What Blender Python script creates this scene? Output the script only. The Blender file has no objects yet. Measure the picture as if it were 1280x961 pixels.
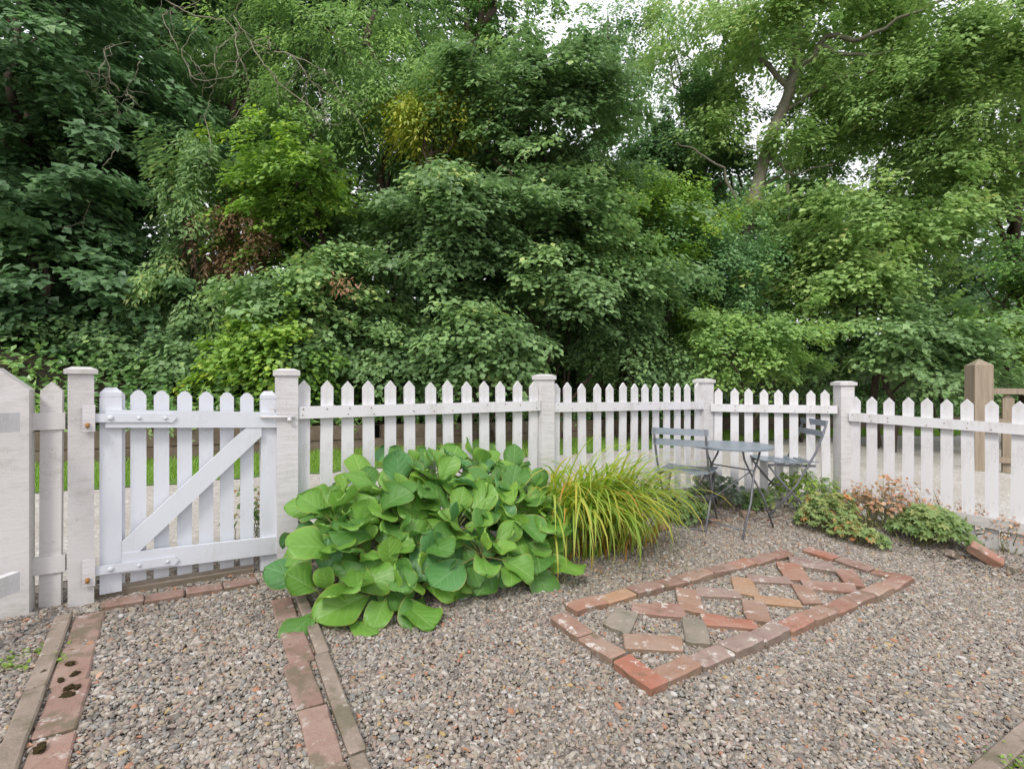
import bpy, bmesh, math, random
import numpy as np
from mathutils import Vector, Matrix, Euler, noise as mnoise

R = math.radians
random.seed(7)
rng = np.random.default_rng(7)
scene = bpy.context.scene
COL = scene.collection

# ------------------------------------------------------------------ camera
F = 650.0                 # focal length in pixels of the 1280 px wide photograph
EYE = 1.25
cam_d = bpy.data.cameras.new("camera")
cam = bpy.data.objects.new("camera", cam_d)
COL.objects.link(cam)
cam.location = (0, 0, EYE)
cam.rotation_euler = (R(90), 0, 0)
cam_d.sensor_width = 36
cam_d.lens = F / 1280 * 36
cam_d.clip_start = 0.05
cam_d.clip_end = 800
scene.camera = cam

# ------------------------------------------------------------------ world, sun, exposure
SUN_EL, SUN_AZ = R(46), R(200)      # azimuth clockwise from +Y: high, behind the camera's left shoulder
w = bpy.data.worlds.new("World")
scene.world = w
w.use_nodes = True
nt = w.node_tree
nt.nodes.clear()
o_ = nt.nodes.new("ShaderNodeOutputWorld")
bg = nt.nodes.new("ShaderNodeBackground")
sky = nt.nodes.new("ShaderNodeTexSky")
sky.sky_type = 'NISHITA'
sky.sun_disc = False
sky.sun_elevation = SUN_EL
sky.sun_rotation = SUN_AZ
sky.air_density = 1.0
sky.dust_density = 4.0
mx = nt.nodes.new("ShaderNodeMix")
mx.data_type = 'RGBA'
mx.inputs[0].default_value = 0.85   # overcast: mostly an even white cloud layer
mx.inputs[7].default_value = (11.0, 11.0, 11.6, 1)
nt.links.new(sky.outputs[0], mx.inputs[6])
nt.links.new(mx.outputs[2], bg.inputs[0])
bg.inputs[1].default_value = 0.10
nt.links.new(bg.outputs[0], o_.inputs[0])
sun_d = bpy.data.lights.new("sun", 'SUN')
sun_d.energy = 1.5
sun_d.angle = R(14)
sun_d.color = (1.0, 0.96, 0.9)
sun = bpy.data.objects.new("sun", sun_d)
COL.objects.link(sun)
sdir = Vector((math.sin(SUN_AZ) * math.cos(SUN_EL), math.cos(SUN_AZ) * math.cos(SUN_EL), math.sin(SUN_EL)))
sun.rotation_euler = sdir.to_track_quat('Z', 'Y').to_euler()
sun.location = (0, -5, 12)
scene.view_settings.view_transform = 'Standard'
scene.view_settings.look = 'None'
scene.view_settings.exposure = 0.50
scene.view_settings.gamma = 1.0
scene.view_settings.use_curve_mapping = False
scene.cycles.max_bounces = 7
scene.cycles.diffuse_bounces = 4
scene.cycles.glossy_bounces = 2
scene.cycles.transmission_bounces = 4
scene.cycles.use_denoising = True

# ------------------------------------------------------------------ places
P0 = np.array([-1.336, 3.08]); DV = np.array([.815, .58]); NV = np.array([-.58, .815])
def SN(s, n):
    return P0 + s * DV + n * NV
def fence_n(x, y):      # distance outside the fence line (negative inside the garden)
    a = (x - P0[0]) * NV[0] + (y - P0[1]) * NV[1]
    e = np.array([3.0, 4.68]); d = np.array([.57, -.82]); nr = np.array([.82, .57])
    b = (x - e[0]) * nr[0] + (y - e[1]) * nr[1]
    d3 = np.array([-.26, 1.0]); q = (x - 1.9) * .26 + (y - 5.02) * .966
    return np.maximum(np.maximum(a, b), q)
def gz(x, y):                      # garden and lane: falls to the right, rises a little away
    x = np.clip(x, -7, 12.0); y = np.clip(y, -2.0, 16.0)
    b = 0.22 * np.exp(-(((x - 6.0) / 1.6) ** 2 + ((y - 6.9) / 1.4) ** 2))
    bed = np.clip((fence_n(x, y) + .50) / .30, 0, 1) * np.clip((.35 - fence_n(x, y)) / .3, 0, 1) * np.clip((x - .8) / .4, 0, 1)
    return -0.05 * x + 0.03 * y + b + .085 * bed * bed * (3 - 2 * bed)
def G(px, py, off=0.0):            # photo pixel -> point on the garden plane
    u, v = px - 640.0, py - 480.0
    t = (EYE - off) / (v - 0.05 * u + 0.03 * F)
    return Vector((u * t, F * t, EYE - v * t))
def DP(px, py, Z):
    return Vector(((px - 640) * Z / F, Z, EYE - (py - 480) * Z / F))

WALL = np.array([[-12.5, -.1], [-3.59, 6.26], [5.1, 12.4], [9, 14.6], [13.5, 16.2], [20, 17.6], [32, 19], [60, 21]], float)
def resample(P, n):
    d = np.r_[0, np.cumsum(np.linalg.norm(np.diff(P, axis=0), axis=1))]
    t = np.linspace(0, d[-1], n)
    return np.c_[np.interp(t, d, P[:, 0]), np.interp(t, d, P[:, 1])], t
WL, WT = resample(WALL, 400)
WTAN = np.gradient(WL, axis=0); WTAN /= np.linalg.norm(WTAN, axis=1)[:, None]
for _ in range(25):
    WTAN[1:-1] = (WTAN[:-2] + WTAN[1:-1] + WTAN[2:]) / 3
WTAN /= np.linalg.norm(WTAN, axis=1)[:, None]
WNRM = np.c_[-WTAN[:, 1], WTAN[:, 0]]
def rise(d, x):
    f = .74 - .36 * np.clip((x - 0) / 12, 0, 1)
    d = np.clip(d, 0, None)
    return .34 + (np.clip(d, 0, 1) * .25 + np.clip(d - 1, 0, 7) * .62 + np.clip(d - 8, 0, 30) * .22) * f
def bank_z(x, y):
    dd = (WL[:, 0] - x) ** 2 + (WL[:, 1] - y) ** 2
    i = int(np.argmin(dd))
    d = float(np.dot(np.array([x, y]) - WL[i], WNRM[i]))
    b = float(gz(WL[i, 0], WL[i, 1]))
    return b + float(rise(d, WL[i, 0])) if d > 0 else float(gz(x, y))

# ------------------------------------------------------------------ helpers
def tag(o, label=None, cat=None, group=None, kind=None):
    if label: o['label'] = label
    if cat: o['category'] = cat
    if group: o['group'] = group
    if kind: o['kind'] = kind
    return o
def thing(name, label, cat, loc, rz=0.0, group=None):
    o = bpy.data.objects.new(name, None)
    o.empty_display_size = .1
    COL.objects.link(o)
    o.location = loc; o.rotation_euler = (0, 0, rz)
    return tag(o, label, cat, group)
def link(name, me, parent=None, loc=(0, 0, 0), rot=(0, 0, 0), scale=(1, 1, 1)):
    o = bpy.data.objects.new(name, me)
    COL.objects.link(o)
    o.location = loc; o.rotation_euler = rot; o.scale = scale
    if parent: o.parent = parent
    return o
def np_mesh(name, V, Fc, mat=None, attrs=None, smooth=False, uv=None):
    """V (n,3), Fc (m,k) faces of one size"""
    me = bpy.data.meshes.new(name)
    V = np.ascontiguousarray(V, np.float32); Fc = np.ascontiguousarray(Fc, np.int32)
    m, k = Fc.shape
    me.vertices.add(len(V)); me.vertices.foreach_set("co", V.ravel())
    me.loops.add(m * k); me.loops.foreach_set("vertex_index", Fc.ravel())
    me.polygons.add(m)
    me.polygons.foreach_set("loop_start", np.arange(0, m * k, k, dtype=np.int32))
    me.polygons.foreach_set("loop_total", np.full(m, k, np.int32))
    me.polygons.foreach_set("use_smooth", np.full(m, smooth, bool))
    for an, av in (attrs or {}).items():
        a = me.attributes.new(an, 'FLOAT', 'POINT')
        a.data.foreach_set("value", np.ascontiguousarray(av, np.float32))
    if uv is not None:
        l = me.uv_layers.new(name="uv")
        l.data.foreach_set("uv", np.ascontiguousarray(uv[Fc.ravel()], np.float32).ravel())
    me.update(calc_edges=True)
    if mat: me.materials.append(mat)
    return me
def bm_mesh(name, bm, mat=None, smooth=False, bevel=0.0, seg=1):
    if bevel:
        bmesh.ops.bevel(bm, geom=[e for e in bm.edges if e.calc_face_angle(0) > .4], offset=bevel, segments=seg, affect='EDGES', profile=.6)
    bmesh.ops.recalc_face_normals(bm, faces=bm.faces)
    me = bpy.data.meshes.new(name)
    bm.to_mesh(me); bm.free()
    if smooth:
        me.polygons.foreach_set("use_smooth", np.ones(len(me.polygons), bool))
    if mat: me.materials.append(mat)
    return me
def bm_box(bm, a, b, M=None):
    vs = [bm.verts.new((x, y, z)) for x in (a[0], b[0]) for y in (a[1], b[1]) for z in (a[2], b[2])]
    if M is not None:
        for v in vs: v.co = M @ v.co
    for f in ((0, 1, 3, 2), (4, 6, 7, 5), (0, 4, 5, 1), (2, 3, 7, 6), (0, 2, 6, 4), (1, 5, 7, 3)):
        bm.faces.new([vs[i] for i in f])
    return vs
def bm_prism(bm, pts, axis_vec):
    """closed outline pts (Vectors) extruded by axis_vec"""
    a = [bm.verts.new(p) for p in pts]
    b = [bm.verts.new(Vector(p) + Vector(axis_vec)) for p in pts]
    bm.faces.new(a); bm.faces.new(b[::-1])
    n = len(pts)
    for i in range(n):
        bm.faces.new((a[i], b[i], b[(i + 1) % n], a[(i + 1) % n]))
def tube(pts, radii, seg=6, wob=0.0, seed=0):
    pts = np.asarray(pts, float); radii = np.broadcast_to(np.asarray(radii, float), (len(pts),))
    T = np.gradient(pts, axis=0); T /= np.linalg.norm(T, axis=1)[:, None] + 1e-9
    V = []
    up = np.array([0, 0, 1.]) if abs(T[0, 2]) < .8 else np.array([1., 0, 0])
    r = np.random.default_rng(seed)
    ph = r.uniform(0, 6.28, 3)
    for i, (p, t) in enumerate(zip(pts, T)):
        a = np.cross(t, up); a /= np.linalg.norm(a) + 1e-9
        b = np.cross(t, a)
        up = np.cross(a, t) if np.dot(np.cross(a, t), up) > 0 else -np.cross(a, t)
        for k in range(seg):
            th = 2 * math.pi * k / seg
            rr = radii[i] * (1 + wob * (math.sin(2 * th + ph[0] + i * .4) + .6 * math.sin(3 * th + ph[1] + i * .7)))
            V.append(p + rr * (math.cos(th) * a + math.sin(th) * b))
    n = len(pts)
    Fc = [(i * seg + k, i * seg + (k + 1) % seg, (i + 1) * seg + (k + 1) % seg, (i + 1) * seg + k)
          for i in range(n - 1) for k in range(seg)]
    base = len(V)
    V.append(pts[0]); V.append(pts[-1])
    for k in range(seg):
        Fc.append((base, (k + 1) % seg, k, k)); Fc.append((base + 1, (n - 1) * seg + k, (n - 1) * seg + (k + 1) % seg, (n - 1) * seg + (k + 1) % seg))
    return np.array(V), Fc
def tubes_mesh(name, items, mat, smooth=True):
    """items: list of (pts, radii, seg, wob)"""
    Vs, Fs, off = [], [], 0
    for i, it in enumerate(items):
        V, Fc = tube(*it, seed=i)
        Vs.append(V); Fs += [tuple(v + off for v in f) for f in Fc]; off += len(V)
    V = np.concatenate(Vs)
    me = bpy.data.meshes.new(name)
    me.from_pydata(V.tolist(), [], [tuple(dict.fromkeys(f)) for f in Fs])
    me.polygons.foreach_set("use_smooth", np.full(len(me.polygons), smooth, bool))
    if mat: me.materials.append(mat)
    me.update()
    return me

# ------------------------------------------------------------------ materials
class NB:
    def __init__(s, name):
        s.m = bpy.data.materials.new(name); s.m.use_nodes = True
        s.t = s.m.node_tree; s.t.nodes.clear()
        s.out = s.n("ShaderNodeOutputMaterial")
    def n(s, typ, **kw):
        nd = s.t.nodes.new(typ)
        for k, v in kw.items():
            if k.startswith('i_'): nd.inputs[k[2:]].default_value = v
            else: setattr(nd, k, v)
        return nd
    def l(s, a, b): s.t.links.new(a, b)
    def noise(s, scale, detail=4, rough=.55, coord='Object', stretch=None, dist=0):
        tc = s.n("ShaderNodeTexCoord"); src = tc.outputs[coord]
        if stretch:
            mp = s.n("ShaderNodeMapping"); mp.inputs['Scale'].default_value = stretch
            s.l(src, mp.inputs[0]); src = mp.outputs[0]
        nz = s.n("ShaderNodeTexNoise"); nz.inputs['Scale'].default_value = scale
        nz.inputs['Detail'].default_value = detail; nz.inputs['Roughness'].default_value = rough
        nz.inputs['Distortion'].default_value = dist
        s.l(src, nz.inputs[0]); return nz.outputs['Fac']
    def ramp(s, fac, stops, interp='LINEAR'):
        r = s.n("ShaderNodeValToRGB"); r.color_ramp.interpolation = interp
        el = r.color_ramp.elements
        while len(el) > 1: el.remove(el[-1])
        el[0].position = stops[0][0]; el[0].color = (*stops[0][1], 1)
        for p, c in stops[1:]:
            e = el.new(p); e.color = (*c, 1)
        s.l(fac, r.inputs[0]); return r.outputs[0]
    def mix(s, fac, a, b, mode='MIX'):
        m = s.n("ShaderNodeMix"); m.data_type = 'RGBA'; m.blend_type = mode
        for sock, val in ((m.inputs[0], fac), (m.inputs[6], a), (m.inputs[7], b)):
            if isinstance(val, (int, float)): sock.default_value = val
            elif isinstance(val, tuple): sock.default_value = (*val, 1)
            else: s.l(val, sock)
        return m.outputs[2]
    def math(s, op, a, b=0.0, c=None):
        m = s.n("ShaderNodeMath"); m.operation = op
        for i, val in enumerate((a, b) if c is None else (a, b, c)):
            if isinstance(val, (int, float)): m.inputs[i].default_value = val
            else: s.l(val, m.inputs[i])
        return m.outputs[0]
    def bump(s, h, strength=.3, dist=.01, nrm=None):
        b = s.n("ShaderNodeBump"); b.inputs['Strength'].default_value = strength; b.inputs['Distance'].default_value = dist
        s.l(h, b.inputs['Height'])
        if nrm: s.l(nrm, b.inputs['Normal'])
        return b.outputs[0]
    def bsdf(s, col, rough=.7, nrm=None, metal=0.0, spec=.5):
        p = s.n("ShaderNodeBsdfPrincipled")
        if isinstance(col, tuple): p.inputs['Base Color'].default_value = (*col, 1)
        else: s.l(col, p.inputs['Base Color'])
        if isinstance(rough, (int, float)): p.inputs['Roughness'].default_value = rough
        else: s.l(rough, p.inputs['Roughness'])
        p.inputs['Metallic'].default_value = metal
        p.inputs['Specular IOR Level'].default_value = spec
        if nrm: s.l(nrm, p.inputs['Normal'])
        return p
    def done(s, sh):
        s.l(sh.outputs[0], s.out.inputs[0]); return s.m
    def objrand(s):
        return s.n("ShaderNodeObjectInfo").outputs['Random']

def m_paint(name, base, stain, amount, grain=(1, 1, .12), bumps=.5):
    b = NB(name)
    geo = b.n("ShaderNodeNewGeometry")
    g1 = b.noise(40, 5, .65, stretch=grain)
    g2 = b.noise(3.2, 5, .65)
    g3 = b.noise(160, 3, .6, stretch=(1, 1, .4))
    sep = b.n("ShaderNodeSeparateXYZ"); b.l(geo.outputs['Position'], sep.inputs[0])
    low = b.math('MULTIPLY', b.math('SUBTRACT', .34, sep.outputs[2]), 1.6)   # rain splash and algae near the soil
    low = b.math('MAXIMUM', low, 0.0)
    dirt = b.math('ADD', b.math('MULTIPLY', b.math('SUBTRACT', g2, .5), 1.6), low)
    dirt = b.math('ADD', dirt, b.math('MULTIPLY', b.math('SUBTRACT', g1, .5), .9))
    dirt = b.math('MULTIPLY', dirt, amount * 1.15)
    dirt.node.use_clamp = True
    c = b.mix(dirt, base, stain)
    chip = b.ramp(g3, [(0, (0, 0, 0)), (.64, (0, 0, 0)), (.68, (1, 1, 1))])
    chip = b.math('MULTIPLY', chip, b.math('GREATER_THAN', g2, .52))
    c = b.mix(b.math('MULTIPLY', chip, .75 * min(1, amount)), c, (.25, .21, .17))
    n = b.bump(g1, bumps, .004)
    n = b.bump(g3, .25, .0015, n)
    return b.done(b.bsdf(c, .55, n, spec=.35))
M_FENCE = m_paint("fence_white_paint", (.63, .625, .64), (.34, .325, .27), .95)
M_POST = m_paint("post_white_paint", (.59, .575, .58), (.31, .285, .25), .95, grain=(.15, .15, 1.6), bumps=.7)
M_GATE = m_paint("gate_white_paint", (.61, .63, .675), (.38, .37, .31), .55, bumps=.25)
M_FENCE_DIRTY = m_paint("weathered_white_paint", (.54, .525, .515), (.28, .25, .20), 1.0, grain=(.3, .3, 1))

def m_brick(name, ramp_stops, white=.35, bump=.6, moss0=.60):
    b = NB(name)
    r = b.objrand()
    c = b.ramp(r, ramp_stops)
    off = b.n("ShaderNodeCombineXYZ"); b.l(b.math('MULTIPLY', r, 37.0), off.inputs[0])
    tc = b.n("ShaderNodeTexCoord"); va = b.n("ShaderNodeVectorMath"); va.operation = 'ADD'
    b.l(tc.outputs['Object'], va.inputs[0]); b.l(off.outputs[0], va.inputs[1])
    def nz(sc, d=5, ro=.6):
        t = b.n("ShaderNodeTexNoise"); t.inputs['Scale'].default_value = sc; t.inputs['Detail'].default_value = d; t.inputs['Roughness'].default_value = ro
        b.l(va.outputs[0], t.inputs[0]); return t.outputs['Fac']
    n1, n2, n3 = nz(14), nz(60), nz(200, 3)
    c = b.mix(b.ramp(n2, [(.35, (0, 0, 0)), (.7, (1, 1, 1))]), c, (.16, .10, .075), 'MIX') if False else b.mix(b.math('MULTIPLY', n2, .5), c, (.17, .11, .08))
    lich = b.ramp(n1, [(.0, (0, 0, 0)), (.58, (0, 0, 0)), (.66, (1, 1, 1))])
    lich2 = b.math('MULTIPLY', lich, b.math('MULTIPLY', b.math('GREATER_THAN', n2, .47), white))
    c = b.mix(b.math('MULTIPLY', b.ramp(nz(5), [(.4, (0, 0, 0)), (.65, (1, 1, 1))]), .45), c, (.40, .32, .27))
    c = b.mix(lich2, c, (.56, .52, .48))
    moss = b.ramp(nz(9), [(0, (0, 0, 0)), (moss0, (0, 0, 0)), (moss0 + .1, (1, 1, 1))])
    c = b.mix(b.math('MULTIPLY', moss, .65), c, (.12, .11, .065))
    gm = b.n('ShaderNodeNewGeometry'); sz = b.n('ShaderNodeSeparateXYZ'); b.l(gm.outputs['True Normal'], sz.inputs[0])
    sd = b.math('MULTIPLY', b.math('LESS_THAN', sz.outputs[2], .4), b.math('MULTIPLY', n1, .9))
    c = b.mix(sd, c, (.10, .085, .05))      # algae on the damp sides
    nn = b.bump(n2, bump, .006); nn = b.bump(n3, .5, .002, nn)
    return b.done(b.bsdf(c, .85, nn, spec=.25))
M_BRICK = m_brick("red_brick", [(0, (.31, .15, .11)), (.25, (.26, .16, .125)), (.5, (.36, .22, .16)), (.7, (.26, .17, .15)), (.85, (.36, .17, .115)), (1, (.32, .22, .16))], 1.0)
M_BRICK_PURPLE = m_brick("purple_brick", [(0, (.24, .17, .155)), (1, (.30, .21, .19))], .9)
M_BRICK_ORANGE = m_brick("orange_brick", [(0, (.43, .24, .13)), (1, (.40, .25, .15))], .6)
M_BRICK_RED = m_brick("bright_red_brick", [(0, (.38, .15, .10)), (1, (.33, .155, .11))], .9)
M_BRICK_MOSS = m_brick("mossy_stone_brick", [(0, (.19, .18, .14)), (1, (.24, .23, .19))], .3)
M_EDGE = m_brick("path_edging_tile", [(0, (.30, .175, .145)), (.5, (.26, .165, .14)), (1, (.33, .20, .16))], .6, .8, .52)
M_KERB = m_brick("weathered_kerb", [(0, (.25, .21, .17)), (1, (.22, .19, .155))], .5, .9, .52)
M_SILL = m_brick("grey_threshold_timber", [(0, (.27, .23, .18)), (1, (.27, .23, .18))], .3, .5)
M_ROCK = m_brick("bed_stone", [(0, (.30, .20, .15)), (.4, (.26, .23, .19)), (.7, (.34, .19, .13)), (1, (.24, .21, .18))], .3)

def m_stone():
    b = NB("gravel_stone")
    r = b.objrand()
    c = b.ramp(r, [(0, (.20, .17, .145)), (.10, (.27, .23, .19)), (.2, (.15, .135, .12)), (.3, (.33, .29, .25)), (.4, (.25, .235, .215)),
                   (.5, (.30, .25, .19)), (.6, (.24, .19, .165)), (.68, (.37, .33, .29)), (.76, (.21, .20, .19)), (.84, (.30, .22, .185)),
                   (.90, (.42, .38, .34)), (.955, (.46, .44, .42)), (.975, (.36, .17, .10)), (.99, (.38, .27, .12))], 'CONSTANT')
    nz = b.noise(90, 3, .6)
    c = b.mix(b.math('MULTIPLY', b.math('SUBTRACT', nz, .3), .45), c, (.17, .155, .14))
    c = b.mix(1.0, c, (1.06, 1.065, 1.05), 'MULTIPLY')
    return b.done(b.bsdf(c, .75, b.bump(nz, .3, .002), spec=.3))
M_STONE = m_stone()
def m_simple(name, stops, scale, rough=.9, bs=.5, bd=.02, detail=6):
    b = NB(name)
    n1 = b.noise(scale, detail, .65); n2 = b.noise(scale * 12, 4, .6)
    f = b.math('ADD', b.math('MULTIPLY', n1, .55), b.math('MULTIPLY', n2, .45))
    c = b.ramp(f, stops)
    return b.done(b.bsdf(c, rough, b.bump(n2, bs, bd), spec=.25))
M_GROUND = m_simple("gravel_bed", [(.35, (.14, .12, .10)), (.65, (.25, .22, .19))], 8)
def m_lane():
    b = NB("lane_gravel")
    v = b.n("ShaderNodeTexVoronoi"); v.inputs['Scale'].default_value = 55
    tc = b.n("ShaderNodeTexCoord"); b.l(tc.outputs['Object'], v.inputs[0])
    bw = b.n("ShaderNodeSeparateColor"); b.l(v.outputs['Color'], bw.inputs[0])
    c = b.ramp(bw.outputs[0], [(0, (.34, .32, .29)), (.4, (.43, .405, .375)), (.8, (.50, .475, .45)), (1, (.60, .58, .55))])
    c = b.mix(b.ramp(b.noise(1.3, 5, .6), [(.4, (0, 0, 0)), (.7, (1, 1, 1))]), c, (.36, .325, .28))
    return b.done(b.bsdf(c, .9, b.bump(v.outputs['Distance'], .6, .01), spec=.2))
M_LANE = m_lane()
M_VERGE = m_simple("verge_soil", [(.35, (.08, .15, .03)), (.65, (.14, .24, .045))], 6)
M_SOIL = m_simple("woodland_soil", [(.35, (.020, .017, .010)), (.55, (.035, .03, .017)), (.7, (.03, .045, .015))], 3)
M_BEDSOIL = m_simple("bed_soil", [(.35, (.06, .045, .03)), (.65, (.13, .10, .075))], 20)
M_WALLBROWN = m_brick("brown_retaining_timber", [(0, (.13, .09, .065)), (1, (.19, .135, .105))], .1)
M_BARK = m_simple("brown_bark", [(.35, (.055, .04, .028)), (.65, (.13, .10, .075))], 9, bs=.9, bd=.03)
M_BARK_OAK = m_simple("oak_bark", [(.35, (.15, .14, .10)), (.65, (.30, .28, .21))], 9, bs=.9, bd=.03)
M_TWIG = m_simple("pale_dead_twig", [(.35, (.20, .18, .13)), (.65, (.33, .30, .23))], 9)
def m_timber():
    b = NB("weathered_oak_timber")
    n1 = b.noise(30, 6, .65, stretch=(1, 1, .07), dist=.4); n2 = b.noise(5, 4, .6)
    c = b.ramp(n1, [(.3, (.17, .135, .10)), (.5, (.28, .225, .165)), (.7, (.36, .30, .225))])
    c = b.mix(b.math('MULTIPLY', n2, .5), c, (.30, .26, .20))
    return b.done(b.bsdf(c, .8, b.bump(n1, .7, .006), spec=.2))
M_TIMBER = m_timber()
M_RUST = m_simple("rusty_iron", [(.35, (.35, .14, .04)), (.65, (.50, .27, .10))], 60)
M_RUSTY_NAIL = m_simple("rusty_nail", [(.35, (.16, .10, .07)), (.65, (.30, .20, .14))], 60)
M_MOSS = m_simple("dark_moss", [(.35, (.075, .045, .02)), (.65, (.17, .13, .05))], 120, bs=1.0)
def m_metal():
    b = NB("blue_grey_painted_metal")
    n1 = b.noise(25, 4)
    c = b.ramp(n1, [(.3, (.17, .20, .235)), (.7, (.22, .255, .29))])
    return b.done(b.bsdf(c, .38, b.bump(n1, .1, .002), spec=.6))
M_METAL = m_metal()
def m_metal2():
    b = NB("dark_grey_painted_steel")
    c = b.ramp(b.noise(25, 4), [(.3, (.11, .115, .13)), (.7, (.17, .17, .185))])
    return b.done(b.bsdf(c, .45, spec=.5))
M_STEEL = m_metal2()

def m_leaf(name, stops, trans=.35, rough=.42, vein=False):
    if name in WOOD[-4:]: stops = [(p, tuple(min(.7, k * 1.3) for k in c)) for p, c in stops]
    elif name in WOOD: stops = [(p, tuple(min(.6, k * g) for k, g in zip(c, (2.8, 2.85, 2.4)))) for p, c in stops]
    b = NB(name)
    a = b.n("ShaderNodeAttribute"); a.attribute_name = "hue"
    c = b.ramp(a.outputs['Fac'], stops)
    p = b.bsdf(c, rough, spec=.45)
    tr = b.n("ShaderNodeBsdfTranslucent")
    hs = b.n("ShaderNodeHueSaturation"); hs.inputs['Saturation'].default_value = 1.1; hs.inputs['Value'].default_value = 1.35
    b.l(c, hs.inputs['Color']); b.l(hs.outputs[0], tr.inputs[0])
    mx = b.n("ShaderNodeMixShader"); mx.inputs[0].default_value = trans
    b.l(p.outputs[0], mx.inputs[1]); b.l(tr.outputs[0], mx.inputs[2])
    return b.done(mx)
WOOD = ('sycamore_leaf', 'dark_leaf', 'ash_leaf', 'field_maple_leaf', 'yellowing_leaf', 'hazel_leaf', 'blue_green_small_leaf', 'oak_leaf', 'ivy_leaf', 'dead_brown_leaf', 'cranesbill_leaf', 'pink_brown_leaf', 'lime_green_leaf', 'grey_green_leaf')
LEAF = {
 'syc':  m_leaf("sycamore_leaf", [(0, (.036, .064, .038)), (.5, (.058, .100, .052)), (.85, (.092, .145, .066)), (1, (.14, .19, .07))]),
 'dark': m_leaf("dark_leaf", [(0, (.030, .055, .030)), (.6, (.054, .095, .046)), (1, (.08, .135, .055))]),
 'ash':  m_leaf("ash_leaf", [(0, (.050, .085, .036)), (.5, (.080, .130, .050)), (1, (.14, .20, .07))]),
 'maple': m_leaf("field_maple_leaf", [(0, (.045, .085, .025)), (.5, (.09, .145, .035)), (.8, (.15, .21, .045)), (1, (.28, .28, .05))]),
 'yellow': m_leaf("yellowing_leaf", [(0, (.06, .09, .025)), (.45, (.12, .15, .03)), (.7, (.30, .27, .05)), (1, (.45, .33, .05))]),
 'hazel': m_leaf("hazel_leaf", [(0, (.050, .080, .042)), (.5, (.080, .125, .060)), (.85, (.12, .175, .078)), (1, (.19, .24, .095))]),
 'thorn': m_leaf("blue_green_small_leaf", [(0, (.045, .085, .045)), (.5, (.075, .13, .065)), (.85, (.12, .18, .075)), (1, (.22, .23, .06))]),
 'oak':  m_leaf("oak_leaf", [(0, (.066, .102, .046)), (.5, (.106, .155, .064)), (.85, (.15, .20, .082)), (1, (.21, .25, .10))]),
 'brown': m_leaf("dead_brown_leaf", [(0, (.055, .032, .02)), (1, (.11, .066, .04))], .2),
 'ivy':  m_leaf("ivy_leaf", [(0, (.020, .045, .015)), (.6, (.05, .10, .03)), (1, (.10, .15, .04))], .2, .3),
 'geran': m_leaf("cranesbill_leaf", [(0, (.10, .17, .06)), (.5, (.19, .27, .10)), (.8, (.28, .32, .12)), (.93, (.36, .27, .10)), (1, (.45, .20, .08))]),
 'lime': m_leaf("lime_green_leaf", [(0, (.10, .18, .03)), (.6, (.19, .30, .05)), (1, (.34, .38, .07))]),
 'autumn': m_leaf("pink_brown_leaf", [(0, (.16, .14, .06)), (.4, (.32, .19, .10)), (.7, (.42, .23, .15)), (1, (.50, .36, .24))]),
 'grey': m_leaf("grey_green_leaf", [(0, (.10, .14, .09)), (.6, (.18, .23, .16)), (1, (.32, .34, .27))]),
 'grass': m_leaf("grass_blade", [(0, (.18, .32, .05)), (.6, (.27, .44, .075)), (1, (.38, .52, .12))]),
 'strap': m_leaf("strap_leaf", [(0, (.17, .32, .05)), (.35, (.29, .46, .08)), (.6, (.44, .52, .10)), (.8, (.55, .47, .08)), (.92, (.55, .30, .07)), (1, (.32, .19, .11))], .45, .45),
}
def m_berg(name, c0, c1, cv):
    b = NB(name)
    uv = b.n("ShaderNodeUVMap"); sp = b.n("ShaderNodeSeparateXYZ"); b.l(uv.outputs[0], sp.inputs[0])
    s = b.math('ABSOLUTE', b.math('SUBTRACT', b.math('MULTIPLY', sp.outputs[0], 2.0), 1.0))
    t = sp.outputs[1]
    vv = b.math('SUBTRACT', t, b.math('MULTIPLY', s, .42))
    wv = b.math('ABSOLUTE', b.math('SINE', b.math('MULTIPLY', vv, 17.0)))
    side = b.math('SUBTRACT', 1.0, b.math('MULTIPLY', wv, 3.2)); side.node.use_clamp = True
    mid = b.math('SUBTRACT', 1.0, b.math('MULTIPLY', s, 14.0)); mid.node.use_clamp = True
    side = b.math('MULTIPLY', side, b.math('SUBTRACT', .75, b.math('MULTIPLY', s, .5)))
    vein = b.math('MAXIMUM', side, mid)
    r = b.objrand()
    base = b.mix(r, c0, c1)
    nz = b.noise(14, 4, .6)
    base = b.mix(b.math('MULTIPLY', nz, .35), base, c1)
    edge = b.ramp(s, [(0, (0, 0, 0)), (.93, (0, 0, 0)), (1, (1, 1, 1))])
    base = b.mix(b.math('MULTIPLY', edge, .5), base, (.42, .33, .08))
    blot = b.ramp(b.noise(7, 4, .7), [(0, (0, 0, 0)), (.68, (0, 0, 0)), (.76, (1, 1, 1))])
    base = b.mix(b.math('MULTIPLY', blot, .45), base, (.16, .15, .03))
    c = b.mix(b.math('MULTIPLY', vein, .65), base, cv)
    h = b.math('ADD', b.math('MULTIPLY', wv, .35), b.math('MULTIPLY', nz, .7))
    nn = b.bump(h, .45, .006)
    p = b.bsdf(c, .40, nn, spec=.4)
    tr = b.n("ShaderNodeBsdfTranslucent")
    hs = b.n("ShaderNodeHueSaturation"); hs.inputs['Value'].default_value = 1.5
    b.l(c, hs.inputs['Color']); b.l(hs.outputs[0], tr.inputs[0])
    mx = b.n("ShaderNodeMixShader"); mx.inputs[0].default_value = .25
    b.l(p.outputs[0], mx.inputs[1]); b.l(tr.outputs[0], mx.inputs[2])
    return b.done(mx)
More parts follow.
